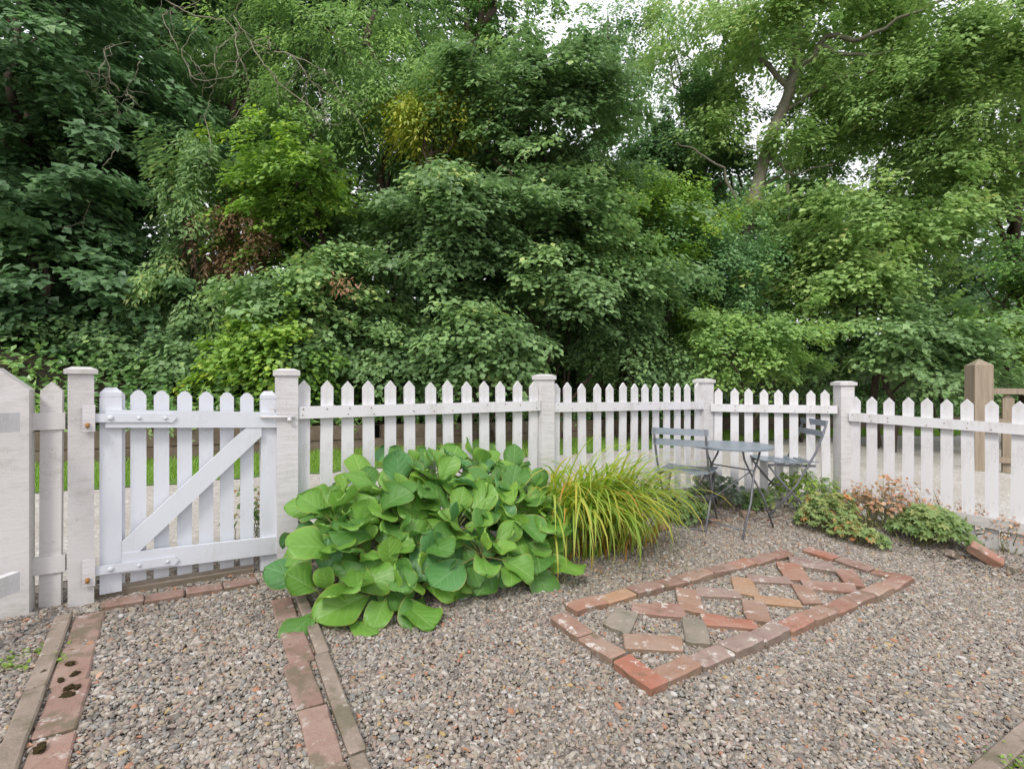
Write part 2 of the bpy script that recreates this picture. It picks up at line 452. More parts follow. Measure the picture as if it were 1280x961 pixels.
BERG = [m_berg("deep_green_broad_leaf", (.075, .19, .035), (.11, .26, .05), (.20, .35, .12)),
        m_berg("mid_green_broad_leaf", (.12, .28, .04), (.18, .36, .06), (.28, .46, .14)),
        m_berg("yellow_green_broad_leaf", (.15, .32, .045), (.22, .40, .06), (.32, .48, .15)),
        m_berg("blue_green_broad_leaf", (.08, .22, .065), (.11, .28, .085), (.21, .38, .16))]
M_PETIOLE = m_simple("petiole", [(.35, (.16, .20, .06)), (.65, (.24, .22, .09))], 20, .5)

# ------------------------------------------------------------------ ground, lane, verge, bank
def sheet(name, xs, ys, zf, mat):
    X, Y = np.meshgrid(xs, ys); Z = zf(X, Y)
    V = np.c_[X.ravel(), Y.ravel(), Z.ravel()]
    nx, ny = len(xs), len(ys)
    i = np.arange(nx * ny).reshape(ny, nx)
    Fc = np.c_[i[:-1, :-1].ravel(), i[:-1, 1:].ravel(), i[1:, 1:].ravel(), i[1:, :-1].ravel()]
    return np_mesh(name, V, Fc, mat, smooth=True)
ax = np.r_[-300, -120, -50, -25, np.arange(-14, -3, .5), np.arange(-3, 6, .08), np.arange(6, 20, .5), 25, 40, 80, 150, 300]
ay = np.r_[-300, -100, -40, -15, np.arange(-6, 0, .5), np.arange(0, 6.5, .08), np.arange(6.5, 24, .5), 30, 50, 100, 300]
g = link("ground", sheet("ground", ax, ay, lambda x, y: gz(x, y) + 0 * x, M_GROUND))
tag(g, kind='structure')
def ribbon(name, n0, n1, lift, mat, t0=0, t1=1e9, nc=8, jag=0.0, seed=0):
    """strip in front of the bank foot: n0..n1 metres from it towards the garden"""
    r = np.random.default_rng(seed)
    idx = [i for i in range(len(WL)) if t0 <= WT[i] <= t1]
    V = []
    for i in idx:
        j0, j1 = r.normal(0, jag, 2) if jag else (0, 0)
        for k in range(nc + 1):
            n = n0 + (n1 - n0) * k / nc + (j0 if k == 0 else j1 if k == nc else 0)
            p = WL[i] - WNRM[i] * n
            V.append((p[0], p[1], float(gz(p[0], p[1])) + lift))
    m = len(idx); q = np.arange(m * (nc + 1)).reshape(m, nc + 1)
    Fc = np.c_[q[:-1, :-1].ravel(), q[:-1, 1:].ravel(), q[1:, 1:].ravel(), q[1:, :-1].ravel()]
    return np_mesh(name, np.array(V), Fc, mat, smooth=True)
tag(link("lane", ribbon("lane", 1.25, 3.55, .005, M_LANE, nc=14)), kind='structure')
tag(link("lane_side_gravel", ribbon("lane_side_gravel", 3.52, 10.5, .009, M_LANE, t0=15.6, t1=40, nc=30)), kind='structure')
tag(link("grass_verge", ribbon("grass_verge", -.1, 1.3, .012, M_VERGE, jag=.05, seed=4)), kind='structure')
# wooded bank behind the wall
ds = np.r_[0.06, .3, .6, 1, 1.5, 2, 3, 4, 5, 6, 7, 8, 10, 14, 20, 30, 45]
V = []
for i in range(0, 400, 2):
    for d in ds:
        p = WL[i] + WNRM[i] * d
        z = float(gz(*WL[i])) + float(rise(np.array(d), WL[i, 0]))
        z += .25 * min(1, d / 2) * mnoise.noise(Vector((p[0] * .7, p[1] * .7, 0))) + .1 * min(1, d) * mnoise.noise(Vector((p[0] * 2.3, p[1] * 2.3, 4)))
        V.append((p[0], p[1], z))
m = 200; q = np.arange(m * len(ds)).reshape(m, len(ds))
Fc = np.c_[q[:-1, :-1].ravel(), q[:-1, 1:].ravel(), q[1:, 1:].ravel(), q[1:, :-1].ravel()]
tag(link("wooded_bank", np_mesh("wooded_bank", np.array(V), Fc, M_SOIL, smooth=True)), kind='structure')

# timber retaining wall at the bank foot: two courses of boards, each board its own piece
wallt = thing("retaining_wall", "low brown retaining wall of long timbers at the foot of the wooded bank", "wall", (WL[60][0], WL[60][1], 0))
def beam_mesh(name, L, h, t, mat, bev=.008):
    bm = bmesh.new(); bm_box(bm, (0, -t / 2, 0), (L, t / 2, h))
    return bm_mesh(name, bm, mat, bevel=bev)
bmx = beam_mesh("wall_timber", 2.38, .185, .14, M_WALLBROWN, .012)
cap = beam_mesh("wall_capping", 2.38, .03, .2, M_WALLBROWN, .006)
for course in range(2):
    t = 2.0 - course * 1.1
    while t < 62:
        i = int(np.searchsorted(WT, t)); j = int(np.searchsorted(WT, t + 2.4))
        if j > 399: break
        a, b_ = WL[i], WL[j]
        L = np.linalg.norm(b_ - a)
        za, zb = float(gz(*a)), float(gz(*b_))
        link("timber", bmx, wallt, (a[0] - WL[60][0] + random.uniform(-.01, .01), a[1] - WL[60][1] + random.uniform(-.015, .015), za + course * .192 - .02),
             (0, -math.atan2(zb - za, L), math.atan2(b_[1] - a[1], b_[0] - a[0])))
        t += 2.4

# ------------------------------------------------------------------ leaves
def tpl(kind):
    if kind == 'kite':      # ovate leaf folded along the midrib
        V = [(0, 0, 0), (.30, .40, .07), (0, 1, -.05), (-.30, .40, .07)]
        Fc = [(0, 1, 2), (0, 2, 3)]
    elif kind == 'lobed':   # sycamore-like, three main lobes
        V = [(0, 0, 0), (.50, .40, .06), (.30, .62, .03), (.0, 1.0, -.10), (-.30, .62, .03), (-.50, .40, .06)]
        Fc = [(0, 1, 2), (0, 2, 3), (0, 3, 4), (0, 4, 5)]
    elif kind == 'round':
        V = [(0, 0, 0), (.36, .25, .06), (.40, .62, .05), (0, .95, -.04), (-.40, .62, .05), (-.36, .25, .06)]
        Fc = [(0, 1, 2), (0, 2, 3), (0, 3, 4), (0, 4, 5)]
    elif kind == 'oval':
        V = [(0, 0, 0), (.43, .48, .08), (0, 1, -.06), (-.43, .48, .08)]
        Fc = [(0, 1, 2), (0, 2, 3)]
    elif kind == 'narrow':
        V = [(0, 0, 0), (.17, .45, .03), (0, 1, -.12), (-.17, .45, .03)]
        Fc = [(0, 1, 2), (0, 2, 3)]
    elif kind == 'palm':    # deeply lobed garden leaf
        V = [(0, 0, 0)]
        n = 13
        for k in range(n):
            th = -2.35 + 4.7 * k / (n - 1); r = .62 if k % 2 == 0 else .36
            V.append((r * math.sin(th), .25 + r * math.cos(th), .10 * r * (1 if k % 2 else -.4)))
        V[0] = (0, .22, -.06)
        Fc = [(0, k + 1, k + 2) for k in range(n - 1)]
    return np.array(V, float), np.array(Fc, int)
TPL = {k: tpl(k) for k in ('kite', 'lobed', 'round', 'oval', 'narrow', 'palm')}
def leaf_mesh(name, kind, pos, nrm, dr, size, hue, mat):
    T, TF = TPL[kind]
    N = len(pos)
    nrm = nrm / (np.linalg.norm(nrm, axis=1)[:, None] + 1e-9)
    d = dr - (dr * nrm).sum(1)[:, None] * nrm
    d /= np.linalg.norm(d, axis=1)[:, None] + 1e-9
    r = np.cross(d, nrm)
    V = pos[:, None, :] + size[:, None, None] * (T[None, :, 0:1] * r[:, None, :] + T[None, :, 1:2] * d[:, None, :] + T[None, :, 2:3] * nrm[:, None, :])
    Fc = (TF[None] + (np.arange(N) * len(T))[:, None, None]).reshape(-1, 3)
    return np_mesh(name, V.reshape(-1, 3), Fc, mat, {'hue': np.repeat(np.clip(hue, 0, 1), len(T))})

def pads(centres, outs, L, per, droop, leaf, rg, hue0, spread=.5, flat=.05):
    """foliage sprays: each a fan of leaves along a drooping branchlet plane"""
    n = len(centres); per = int(per * 1.05); leaf = leaf * 1.10; flat = flat * 1.15
    o = outs / (np.linalg.norm(outs, axis=1)[:, None] + 1e-9)
    side = np.cross(o, np.array([0, 0, 1.])); side /= np.linalg.norm(side, axis=1)[:, None] + 1e-9
    tilt = rg.normal(0, .22, n)
    Ls = L * rg.uniform(.55, 1.25, n)
    a = rg.uniform(0, 1, (n, per)) ** .75
    # leaves sit along side twigs
    tw = rg.integers(0, 9, (n, per)) / 9.0
    sgn = rg.choice([-1, 1], (n, per))
    b = sgn * rg.uniform(0.02, 1, (n, per))
    a = tw + .22 * np.abs(b) + rg.normal(0, .035, (n, per))
    wprof = spread * np.sin(np.pi * np.clip(.18 + .78 * tw, 0, 1))
    A = a * Ls[:, None]; B = b * wprof * Ls[:, None]
    up = np.array([0, 0, 1.])
    P = centres[:, None, :] + o[:, None, :] * A[..., None] + side[:, None, :] * B[..., None]
    P[..., 2] += -droop * (a ** 2) * Ls[:, None] + (B * tilt[:, None]) - .25 * droop * np.abs(B) + rg.normal(0, flat, (n, per))
    nr = up[None, None, :] * .85 + o[:, None, :] * (.30 + .75 * droop * a)[..., None] + side[:, None, :] * (b * .25)[..., None] + rg.normal(0, .24, (n, per, 3))
    dr = o[:, None, :] * .8 + side[:, None, :] * (b * .9)[..., None] + rg.normal(0, .3, (n, per, 3))
    dr[..., 2] -= .35
    sz = leaf * rg.uniform(.6, 1.25, (n, per))
    hue = hue0[:, None] + rg.normal(0, .13, (n, per)) + .12 * (a - .5)
    return P.reshape(-1, 3), nr.reshape(-1, 3), dr.reshape(-1, 3), sz.ravel(), hue.ravel()

NLEAF = 0
def crown_mesh(name, rad, ncl, npad, per, L, leaf, kind, mat, seed, droop=.35, hue=.45, spread=.5, low=-.85, clr=.30, flat=.05):
    """crown centred on the origin, radii rad"""
    global NLEAF
    rg = np.random.default_rng(seed)
    rad = np.array(rad, float)
    ncl = int(ncl * 1.4); d = rg.normal(0, 1, (ncl * 3, 3)); d /= np.linalg.norm(d, axis=1)[:, None]
    d = d[(d[:, 2] > low)][:ncl]
    cc = d * rad * rg.uniform(.42, 1.08, len(d))[:, None]
    cr = clr * .80 * rad.mean() * rg.uniform(.7, 1.3, len(cc))
    ch = hue + rg.normal(0, .12, len(cc))
    ci = rg.integers(0, len(cc), npad)
    off = rg.normal(0, 1, (npad, 3)) * np.where(rg.random(npad) < .15, 2.0, 1.0)[:, None] * cr[ci][:, None] * np.array([.75, .75, .6])
    p = cc[ci] + off
    out = p / rad + rg.normal(0, .35, (npad, 3))
    out[:, 2] = out[:, 2] * .25 - .05
    P, n, dr, s, h = pads(p - .4 * L * out / (np.linalg.norm(out, axis=1)[:, None]), out, L, per, droop, leaf, rg, ch[ci] + rg.normal(0, .08, npad), spread, flat)
    NLEAF += len(P)
    return leaf_mesh(name, kind, P, n, dr, s, h, mat), cc

def wobble_path(a, b, n, amp, rg, sag=0.0):
    a, b = np.array(a, float), np.array(b, float)
    t = np.linspace(0, 1, n)[:, None]
    P = a + (b - a) * t
    ln = np.linalg.norm(b - a)
    w_ = np.cumsum(rg.normal(0, amp * ln / n, (n, 3)), axis=0)
    w_ -= w_[-1] * t
    P = P + w_ * np.r_[0, np.ones(n - 2), 0][:, None]
    P[:, 2] += sag * ln * np.sin(np.pi * t[:, 0])
    return P

def tree(name, label, cat, px, py, Z, rx, ry, spec, seed, group=None, trunk_r=.10, bark=None, stems=1, lean=(0, 0), depth=.7, base_px=None, limbs=True, limb_n=7):
    """crown centre seen at photo pixel px,py at Z metres; rx,ry its half size in photo pixels"""
    K = F / Z
    c = DP(px, py, Z)
    rad = (rx / K, max(.5, depth * rx / K), ry / K)
    me, cc = crown_mesh(name + "_crown", rad, mat=LEAF[spec['mat']], seed=seed, **{k: v for k, v in spec.items() if k != 'mat'})
    bx, by = c.x + lean[0], c.y + lean[1]
    if base_px is not None: bx = (base_px - 640) * (c.y + lean[1]) / F
    bz = bank_z(bx, by) - .1
    t = thing(name, label, cat, (bx, by, bz), group=group)
    link("crown", me, t, (c.x - bx, c.y - by, c.z - bz))
    rg = np.random.default_rng(seed + 500)
    its = []
    loc = np.array([c.x - bx, c.y - by, c.z - bz])
    if stems == 1:
        top = loc + np.array([0, 0, rad[2] * .5])
        path = wobble_path((0, 0, -.2), top, 12, .25, rg)
        its.append((path, np.linspace(trunk_r, trunk_r * .3, 12), 9, .06))
        if limbs:
            for k, q in enumerate(cc[:limb_n]):
                i = int(np.clip(4 + k * 7 / max(1, limb_n), 3, 10))
                its.append((wobble_path(path[i], loc + q * .9, 7, .35, rg, .05), np.linspace(trunk_r * .4, .008, 7), 5, .04))
    else:
        for k in range(stems):
            q = loc + cc[k % len(cc)] * .85
            its.append((wobble_path((rg.normal(0, .1), rg.normal(0, .1), -.1), q, 9, .3, rg, .04), np.linspace(trunk_r * .45, .01, 9), 6, .05))
    link("trunk" if stems == 1 else "stems", tubes_mesh(name + "_trunk", its, bark or M_BARK), t)
    return t

S_SYC = dict(mat='syc', ncl=16, npad=150, per=85, L=.75, leaf=.125, kind='lobed', droop=.30, hue=.42)
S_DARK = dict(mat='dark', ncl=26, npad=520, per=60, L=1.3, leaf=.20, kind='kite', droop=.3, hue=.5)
S_HAZ = dict(mat='hazel', ncl=20, npad=230, per=95, L=.70, leaf=.092, kind='oval', droop=.30, hue=.45)
S_MAP = dict(mat='maple', ncl=14, npad=150, per=95, L=.5, leaf=.075, kind='oval', droop=.25, hue=.45)
S_ASH = dict(mat='ash', ncl=18, npad=200, per=90, L=.6, leaf=.10, kind='narrow', droop=.5, hue=.45, flat=.1)
S_OAK = dict(mat='oak', ncl=26, npad=300, per=75, L=.65, leaf=.105, kind='kite', droop=.22, hue=.5, flat=.09)
S_THO = dict(mat='thorn', ncl=18, npad=190, per=110, L=.42, leaf=.055, kind='oval', droop=.3, hue=.4, flat=.08)
def sp(b, **k):
    d = dict(b); d.update(k); return d
GW = "trees filling the wooded bank"
# dark wood behind everything
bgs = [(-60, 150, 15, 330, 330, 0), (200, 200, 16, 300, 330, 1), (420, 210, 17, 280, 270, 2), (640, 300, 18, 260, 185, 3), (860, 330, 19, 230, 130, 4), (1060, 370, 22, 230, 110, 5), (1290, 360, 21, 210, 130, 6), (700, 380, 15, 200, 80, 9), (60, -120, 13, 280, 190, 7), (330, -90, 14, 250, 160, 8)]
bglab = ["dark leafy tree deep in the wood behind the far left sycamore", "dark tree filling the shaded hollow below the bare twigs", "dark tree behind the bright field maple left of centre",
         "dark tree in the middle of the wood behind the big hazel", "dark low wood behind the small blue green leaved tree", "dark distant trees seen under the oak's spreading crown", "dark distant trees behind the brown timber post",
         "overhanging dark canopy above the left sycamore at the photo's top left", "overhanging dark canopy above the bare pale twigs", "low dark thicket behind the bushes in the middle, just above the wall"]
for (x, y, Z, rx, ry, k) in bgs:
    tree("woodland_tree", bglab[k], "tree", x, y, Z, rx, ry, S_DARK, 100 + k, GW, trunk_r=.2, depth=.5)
# named trees and bushes, left to right
tree("sycamore", "tall sycamore with layered dark green sprays at the far left edge", "tree", 20, 110, 9.0, 160, 170, sp(S_SYC, npad=230, per=90), 1, GW, .14, base_px=12)
tree("sycamore", "young sycamore with dull green layered leaves above the tall left gate post", "tree", 50, 330, 7.9, 120, 130, sp(S_SYC, npad=150), 2, GW, .08, base_px=77)
tree("sycamore", "slim sycamore over the shaded gap behind the white gate's left half", "tree", 150, 180, 10.0, 80, 190, sp(S_SYC, npad=120, hue=.35), 3, GW, .11, base_px=112)
tree("elder_bush", "grey green leafy bush low behind the gate", "bush", 175, 410, 8.2, 75, 75, sp(S_SYC, npad=90, per=95, L=.5, leaf=.085, hue=.4), 4, GW, .06, stems=6)
tree("ash_sapling", "bright green sapling with drooping leaves beside the brown dead leaves", "tree", 245, 330, 8.4, 52, 140, sp(S_ASH, mat='hazel', npad=110, per=110, L=.42, leaf=.105, hue=.6, droop=.7), 5, GW, .05)
tree("dead_bush", "bush of hanging dead brown leaves left of the bright field maple", "bush", 305, 320, 8.6, 32, 75, sp(S_THO, mat='brown', npad=70, per=70, L=.35, leaf=.075, kind='narrow', droop=.9), 6, GW, .04, stems=5)
tree("field_maple", "yellow green field maple with small lobed leaves left of centre", "tree", 400, 235, 9.0, 110, 95, sp(S_MAP, npad=240, per=100, hue=.5), 7, GW, .09)
mb = tree("field_maple", "leafy green maple bush with one rust red sprig behind the first white fence panel", "bush", 400, 385, 7.9, 75, 70, sp(S_MAP, mat='hazel', npad=150, per=100, leaf=.085, hue=.65), 8, GW, .05, stems=5)
rg = np.random.default_rng(8); q = DP(427, 356, 7.25) - Vector(mb.location); n = 90
P = np.array([q.x, q.y, q.z]) + rg.normal(0, 1, (n, 3)) * np.array([.13, .08, .07])
dsp = link("dead_sprig", leaf_mesh("dead_sprig", 'narrow', P, rg.normal(0, .5, (n, 3)) + np.array([0, -.5, .6]), rg.normal(0, .5, (n, 3)) + np.array([0, 0, -.9]), rg.uniform(.05, .10, n), rg.uniform(.3, .75, n), LEAF['autumn']), mb)
dsp['label'] = "rust red dead sprig"; dsp['kind'] = 'stuff'
tree("field_maple", "low yellow green maple bush just above the gate's latch post", "bush", 350, 440, 7.4, 85, 34, sp(S_MAP, npad=80, per=100, hue=.45), 9, GW, .04, stems=5)
tree("ash_tree", "tall light green ash with feathery leaves upper left of centre", "tree", 470, 80, 11.0, 125, 135, sp(S_ASH, npad=330, hue=.55), 10, GW, .13)
tree("ash_tree", "green ash behind the pale bare twigs at the top left", "tree", 300, 90, 11.5, 110, 120, sp(S_ASH, npad=220, hue=.25), 11, GW, .15, base_px=275)
tree("yellowing_tree", "small tree turning yellow right of the tall ash", "tree", 545, 145, 9.6, 50, 48, sp(S_ASH, mat='yellow', npad=110, L=.45, per=80, hue=.55), 12, GW, .06)
tree("ivy_clad_tree", "tall dark ivy covered trunk rising to the sky at the top centre", "tree", 600, 40, 13.5, 50, 150, sp(S_DARK, mat='ivy', npad=190, per=95, L=.5, leaf=.09, hue=.6, clr=.5), 13, GW, .25, base_px=590)
tree("hazel", "big hazel with fine cool green leaves filling the middle of the wood", "tree", 660, 170, 10.0, 125, 120, sp(S_HAZ, npad=420), 14, GW, .09)
tree("hazel", "lower hazel with layered leaves behind the middle of the first fence panel", "bush", 520, 300, 9.0, 120, 85, sp(S_HAZ, npad=270, hue=.35), 15, GW, .07, stems=6)
tree("hazel", "dense green hazel above the third white fence post", "bush", 690, 330, 9.3, 110, 90, sp(S_HAZ, npad=300, hue=.5), 16, GW, .07, stems=7)
tree("hazel", "low spreading hazel sprays just behind the first panel's right half", "bush", 600, 425, 8.3, 90, 38, sp(S_HAZ, npad=100, hue=.45, L=.8), 17, GW, .05, stems=6)
tree("hawthorn", "hawthorn with yellow flecked leaves right of centre", "tree", 800, 310, 10.2, 75, 85, sp(S_THO, mat='maple', npad=230, per=110, leaf=.06, hue=.55), 18, GW, .07)
tree("hawthorn", "low green bush behind the second fence panel", "bush", 775, 420, 9.6, 85, 50, sp(S_THO, mat='hazel', npad=170, per=100, leaf=.07, hue=.4), 19, GW, .05, stems=6)
tree("blackthorn", "blue green small leaved tree left of the leaning oak trunk", "tree", 870, 325, 10.6, 85, 85, sp(S_THO, npad=300), 20, GW, .07)
tree("bramble_bush", "bright green arching bush behind the third fence panel", "bush", 925, 425, 9.9, 95, 50, sp(S_HAZ, mat='ash', npad=180, per=90, leaf=.07, L=.5, hue=.6), 21, GW, .05, stems=6)
tree("sycamore", "broad bright sycamore bush under the oak on the right", "tree", 1075, 320, 11.0, 125, 90, sp(S_OAK, kind='lobed', npad=330, per=80, leaf=.10, hue=.55), 22, GW, .09)
tree("sycamore", "dull green sycamore drooping behind the fourth fence panel", "tree", 1120, 430, 10.2, 105, 48, sp(S_SYC, mat='hazel', npad=170, per=95, leaf=.10, hue=.4, L=.6), 23, GW, .07)
tree("holly", "dark green tree at the right edge behind the brown timber post", "tree", 1260, 385, 11.5, 75, 95, sp(S_THO, mat='ivy', npad=200, per=110, leaf=.075, L=.5, hue=.8), 24, GW, .08)
tree("dark_yew", "dark evergreen between the hazel and the oak trunk", "tree", 850, 205, 13.0, 75, 85, sp(S_THO, mat='dark', npad=240, per=110, leaf=.08, L=.6, hue=.6), 25, GW, .12)
tree("slender_birch", "thin topped grey green tree against the white sky right of top centre", "tree", 760, 60, 14.5, 80, 80, sp(S_THO, mat='thorn', npad=75, per=90, leaf=.075, L=.6, hue=.5), 26, GW, .08, limb_n=12)
tree("ash_tree", "light green ash at the top behind the oak's left limbs", "tree", 880, 30, 14.0, 80, 110, sp(S_ASH, mat='oak', npad=95, per=80, hue=.6), 27, GW, .1, limb_n=12)
tree("oak", "broad oak at the right edge with dark limbs reaching into view", "tree", 1290, 140, 12.0, 130, 170, sp(S_OAK, npad=360, hue=.5), 28, GW, .2, base_px=1300)

for k, (x, y, Z, rx, ry, lab) in enumerate([(20, 440, 7.6, 70, 40, "leafy undergrowth seen between the broad pointed post and the tall gate post"), (115, 445, 7.8, 60, 38, "dark undergrowth bush above the gate's hinge side"),
        (235, 452, 7.9, 70, 34, "green undergrowth bush above the middle of the gate"), (480, 440, 8.0, 70, 40, "undergrowth bush over the wall behind the first panel's left half"), (1000, 445, 11.0, 60, 35, "undergrowth behind the fence panel with the chair in front"),
        (1180, 455, 11.5, 60, 30, "undergrowth left of the brown timber post"), (60, 260, 9.6, 110, 90, "deep shaded leafy bush between the far left sycamores"), (230, 200, 11.0, 100, 90, "shaded tree in the hollow below the bare twigs"),
        (720, 230, 10.8, 80, 60, "green tree joining the big hazel and the hawthorn"), (590, 230, 11.5, 90, 60, "shaded hazel behind the big hazel's left side")]):
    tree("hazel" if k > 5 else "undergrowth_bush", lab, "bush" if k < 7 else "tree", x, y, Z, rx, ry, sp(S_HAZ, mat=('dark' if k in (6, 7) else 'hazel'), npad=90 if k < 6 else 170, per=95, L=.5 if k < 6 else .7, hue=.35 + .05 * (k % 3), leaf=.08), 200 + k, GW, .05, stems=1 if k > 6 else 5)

# the leaning oak: trunk, each main limb and crown masses
oz = 11.5
ob = DP(925, 470, oz); obz = bank_z(ob.x, ob.y) - .1
oak = thing("oak", "tall leaning oak with pale bare trunk and forked limbs on the right", "tree", (ob.x, ob.y, obz), group=GW)
def rel(px, py, Z): 
    p = DP(px, py, Z); return (p.x - ob.x, p.y - ob.y, p.z - obz)
tr = [(0, 0, -.2), rel(922, 400, oz), rel(930, 320, oz), rel(937, 275, oz), rel(952, 210, oz), rel(968, 160, oz), rel(985, 120, oz), rel(994, 85, oz)]
link("trunk", tubes_mesh("oak_trunk", [(np.array(tr), [.17, .16, .145, .135, .125, .12, .115, .11], 12, .05)], M_BARK_OAK), oak)
for pts, r0 in (([(994, 88, 11.5), (988, 55, 11.5), (986, 20, 11.4), (992, -40, 11.3)], .10),
                ([(994, 88, 11.5), (1000, 40, 11.7), (1004, 0, 11.8), (1015, -50, 12)], .09),
                ([(994, 88, 11.5), (1015, 70, 11.3), (1030, 48, 11.2), (1050, 45, 11.1), (1080, 52, 10.9), (1130, 20, 10.5), (1180, 0, 10.2)], .11),
                ([(1022, 60, 11.3), (1050, 66, 11.1), (1085, 70, 10.9), (1120, 62, 10.6)], .07),
                ([(958, 190, 11.5), (990, 220, 11.3), (1010, 214, 11.2), (1040, 205, 11)], .05),
                ([(935, 285, 11.5), (905, 212, 11.2), (870, 190, 11), (845, 178, 10.9)], .05),
                ([(940, 262, 11.5), (965, 222, 11.6), (1000, 212, 11.7)], .05),
                ([(1034, 105, 11.2), (1060, 95, 11), (1110, 88, 10.7), (1130, 80, 10.5)], .05),
                ([(975, 145, 11.5), (1034, 105, 11.2), (1075, 92, 11)], .05),
                ([(985, 230, 11.4), (987, 275, 11.4), (986, 300, 11.4)], .04),
                ([(985, 110, 11.5), (940, 60, 11.9), (925, 20, 12.1), (915, -30, 12.3)], .09)):
    P = np.array([rel(*p) for p in pts]); n = len(P)
    t_ = np.linspace(0, n - 1, n * 3)
    P = np.c_[[np.interp(t_, np.arange(n), P[:, k]) for k in range(3)]].T + np.random.default_rng(int(r0 * 999)).normal(0, .03, (n * 3, 3))
    link("limb", tubes_mesh("oak_limb", [(P, np.linspace(r0 * .7, r0 * .2, n * 3), 8, .06)], M_BARK_OAK), oak)
for k, (x, y, Z, rx, ry, npd) in enumerate([(1090, 30, 11.0, 110, 60, 150), (1170, 100, 10.8, 80, 70, 120), (1000, 10, 11.8, 80, 50, 90), (895, 70, 12.4, 75, 70, 90), (1080, 175, 11.9, 110, 55, 160), (1200, 190, 11.0, 80, 70, 130), (890, 165, 12.2, 50, 40, 50), (1240, 40, 10.4, 80, 60, 110), (1030, 120, 12.2, 70, 60, 80), (1110, 130, 11.6, 60, 60, 80), (950, 40, 11.2, 45, 40, 40), (985, 170, 11.0, 30, 25, 16), (950, 265, 11.1, 30, 20, 14), (1060, 50, 12.6, 70, 50, 70), (1150, 250, 12.0, 90, 50, 110), (1000, 250, 12.3, 45, 35, 45)]):
    K = F / Z; me, _ = crown_mesh("oak_crown", (rx / K, .9 * rx / K, ry / K), **sp(S_OAK, ncl=12, npad=npd, per=70, mat=None) | dict(mat=LEAF['oak']), seed=60 + k)
    link("crown", me, oak, rel(x, y, Z))

# rust red sprig and yellow branch tips are parts of their bushes in the photograph; pale bare twigs hang top left
twz = 8.0
tb = DP(285, 60, twz)
tw = thing("bare_climber", "tangle of pale bare dead twigs hanging in front of the dark upper left wood", "dead branches", (tb.x, tb.y, tb.z))
zc = lambda x, y: (x / 2.977, y / 2.977)
paths = [[(560, -60), (620, 0), (720, 62), (840, 70), (880, 120), (885, 200), (872, 290), (720, 296), (670, 190), (735, 90)],
         [(880, 120), (830, 170), (795, 200), (805, 290), (780, 370)],
         [(885, 200), (915, 250), (918, 330), (930, 360), (865, 445)],
         [(870, 60), (930, 150), (1010, 190), (1000, 140), (960, 150)],
         [(930, 150), (975, 230), (1060, 330), (1150, 390), (1200, 440), (1240, 465)],
         [(975, 230), (1030, 300), (1045, 420)],
         [(1010, 190), (1080, 200), (1130, 260), (1180, 330), (1215, 440), (1215, 470)],
         [(1080, 200), (1160, 235), (1230, 290), (1290, 350), (1340, 400)],
         [(1130, 260), (1160, 300), (1240, 360), (1330, 440)],
         [(1150, 280), (1120, 330), (1155, 410)],
         [(520, 230), (500, 290), (455, 350), (430, 380), (445, 430)],
         [(455, 350), (410, 290), (390, 200), (400, 165), (480, 160)],
         [(410, 290), (330, 262), (280, 262)],
         [(430, 380), (395, 330), (405, 230)],
         [(460, 350), (500, 365)], [(720, 62), (740, 0), (800, -60)], [(670, 190), (600, 60), (640, 30)],
         [(780, 370), (765, 430), (790, 560), (770, 610)], [(860, 60), (900, 0), (960, -60)],
         [(1060, 330), (1080, 300), (1120, 250)], [(800, 240), (735, 250), (700, 200)], [(430, 560), (390, 610), (365, 690), (320, 800), (300, 850)]]
rg = np.random.default_rng(3)
for i, pth in enumerate(paths):
    P = []
    for x, y in pth:
        q = DP(*zc(x, y), twz + .25 * math.sin(x * .013 + i * .3) + .2 * math.sin(y * .02)); P.append((q.x - tb.x, q.y - tb.y, q.z - tb.z))
    P = np.array(P); n = len(P); t_ = np.linspace(0, n - 1, n * 4)
    P = np.c_[[np.interp(t_, np.arange(n), P[:, k]) for k in range(3)]].T + rg.normal(0, .012, (n * 4, 3))
    r0 = .010 if i in (0, 4, 6) else .007
    its = [(P, np.linspace(r0, .004, len(P)), 5, 0)]
    for _ in range(n):      # side twiglets
        j = rg.integers(2, len(P)); q = P[j]; dd = rg.normal(0, .14, 3) + np.array([0, 0, -.12])
        its.append((wobble_path(q, q + dd * rg.uniform(.6, 2), 5, .5, rg), np.linspace(.005, .002, 5), 4, 0))
    link("twig", tubes_mesh("twig", its, M_TWIG), tw)

# ivy and low growth on the foot of the bank
def scatter_bank(n, d0, d1, t0, t1, rg):
    t = t0 + (t1 - t0) * rg.uniform(0, 1, n) ** 1.6; d = d0 + (d1 - d0) * rg.uniform(0, 1, n) ** 1.4
    i = np.searchsorted(WT, t).clip(0, 399)
    p = WL[i] + WNRM[i] * d[:, None]
    z = gz(WL[i, 0], WL[i, 1]) + rise(d, WL[i, 0])
    return np.c_[p, z]
rg = np.random.default_rng(21)
P = scatter_bank(90000, 0.0, 5.5, 1, 48, rg)
P[:, 2] += rg.exponential(.10, len(P)) + .02
clump = np.array([mnoise.noise(Vector((p[0] * .9, p[1] * .9, 3))) for p in P])
P[:, 2] += np.clip(clump, 0, 1) * .5 * rg.uniform(0, 1, len(P))
me = leaf_mesh("ground_ivy", 'kite', P, rg.normal(0, .45, P.shape) + np.array([.1, -.35, .8]), rg.normal(0, 1, P.shape) + np.array([.1, -.3, -.2]), rg.uniform(.05, .13, len(P)), .55 + clump * .8 + rg.normal(0, .15, len(P)), LEAF['ivy'])
tag(link("ground_ivy", me), "dark ivy and low growth covering the foot of the wooded bank", "ivy", kind='stuff')
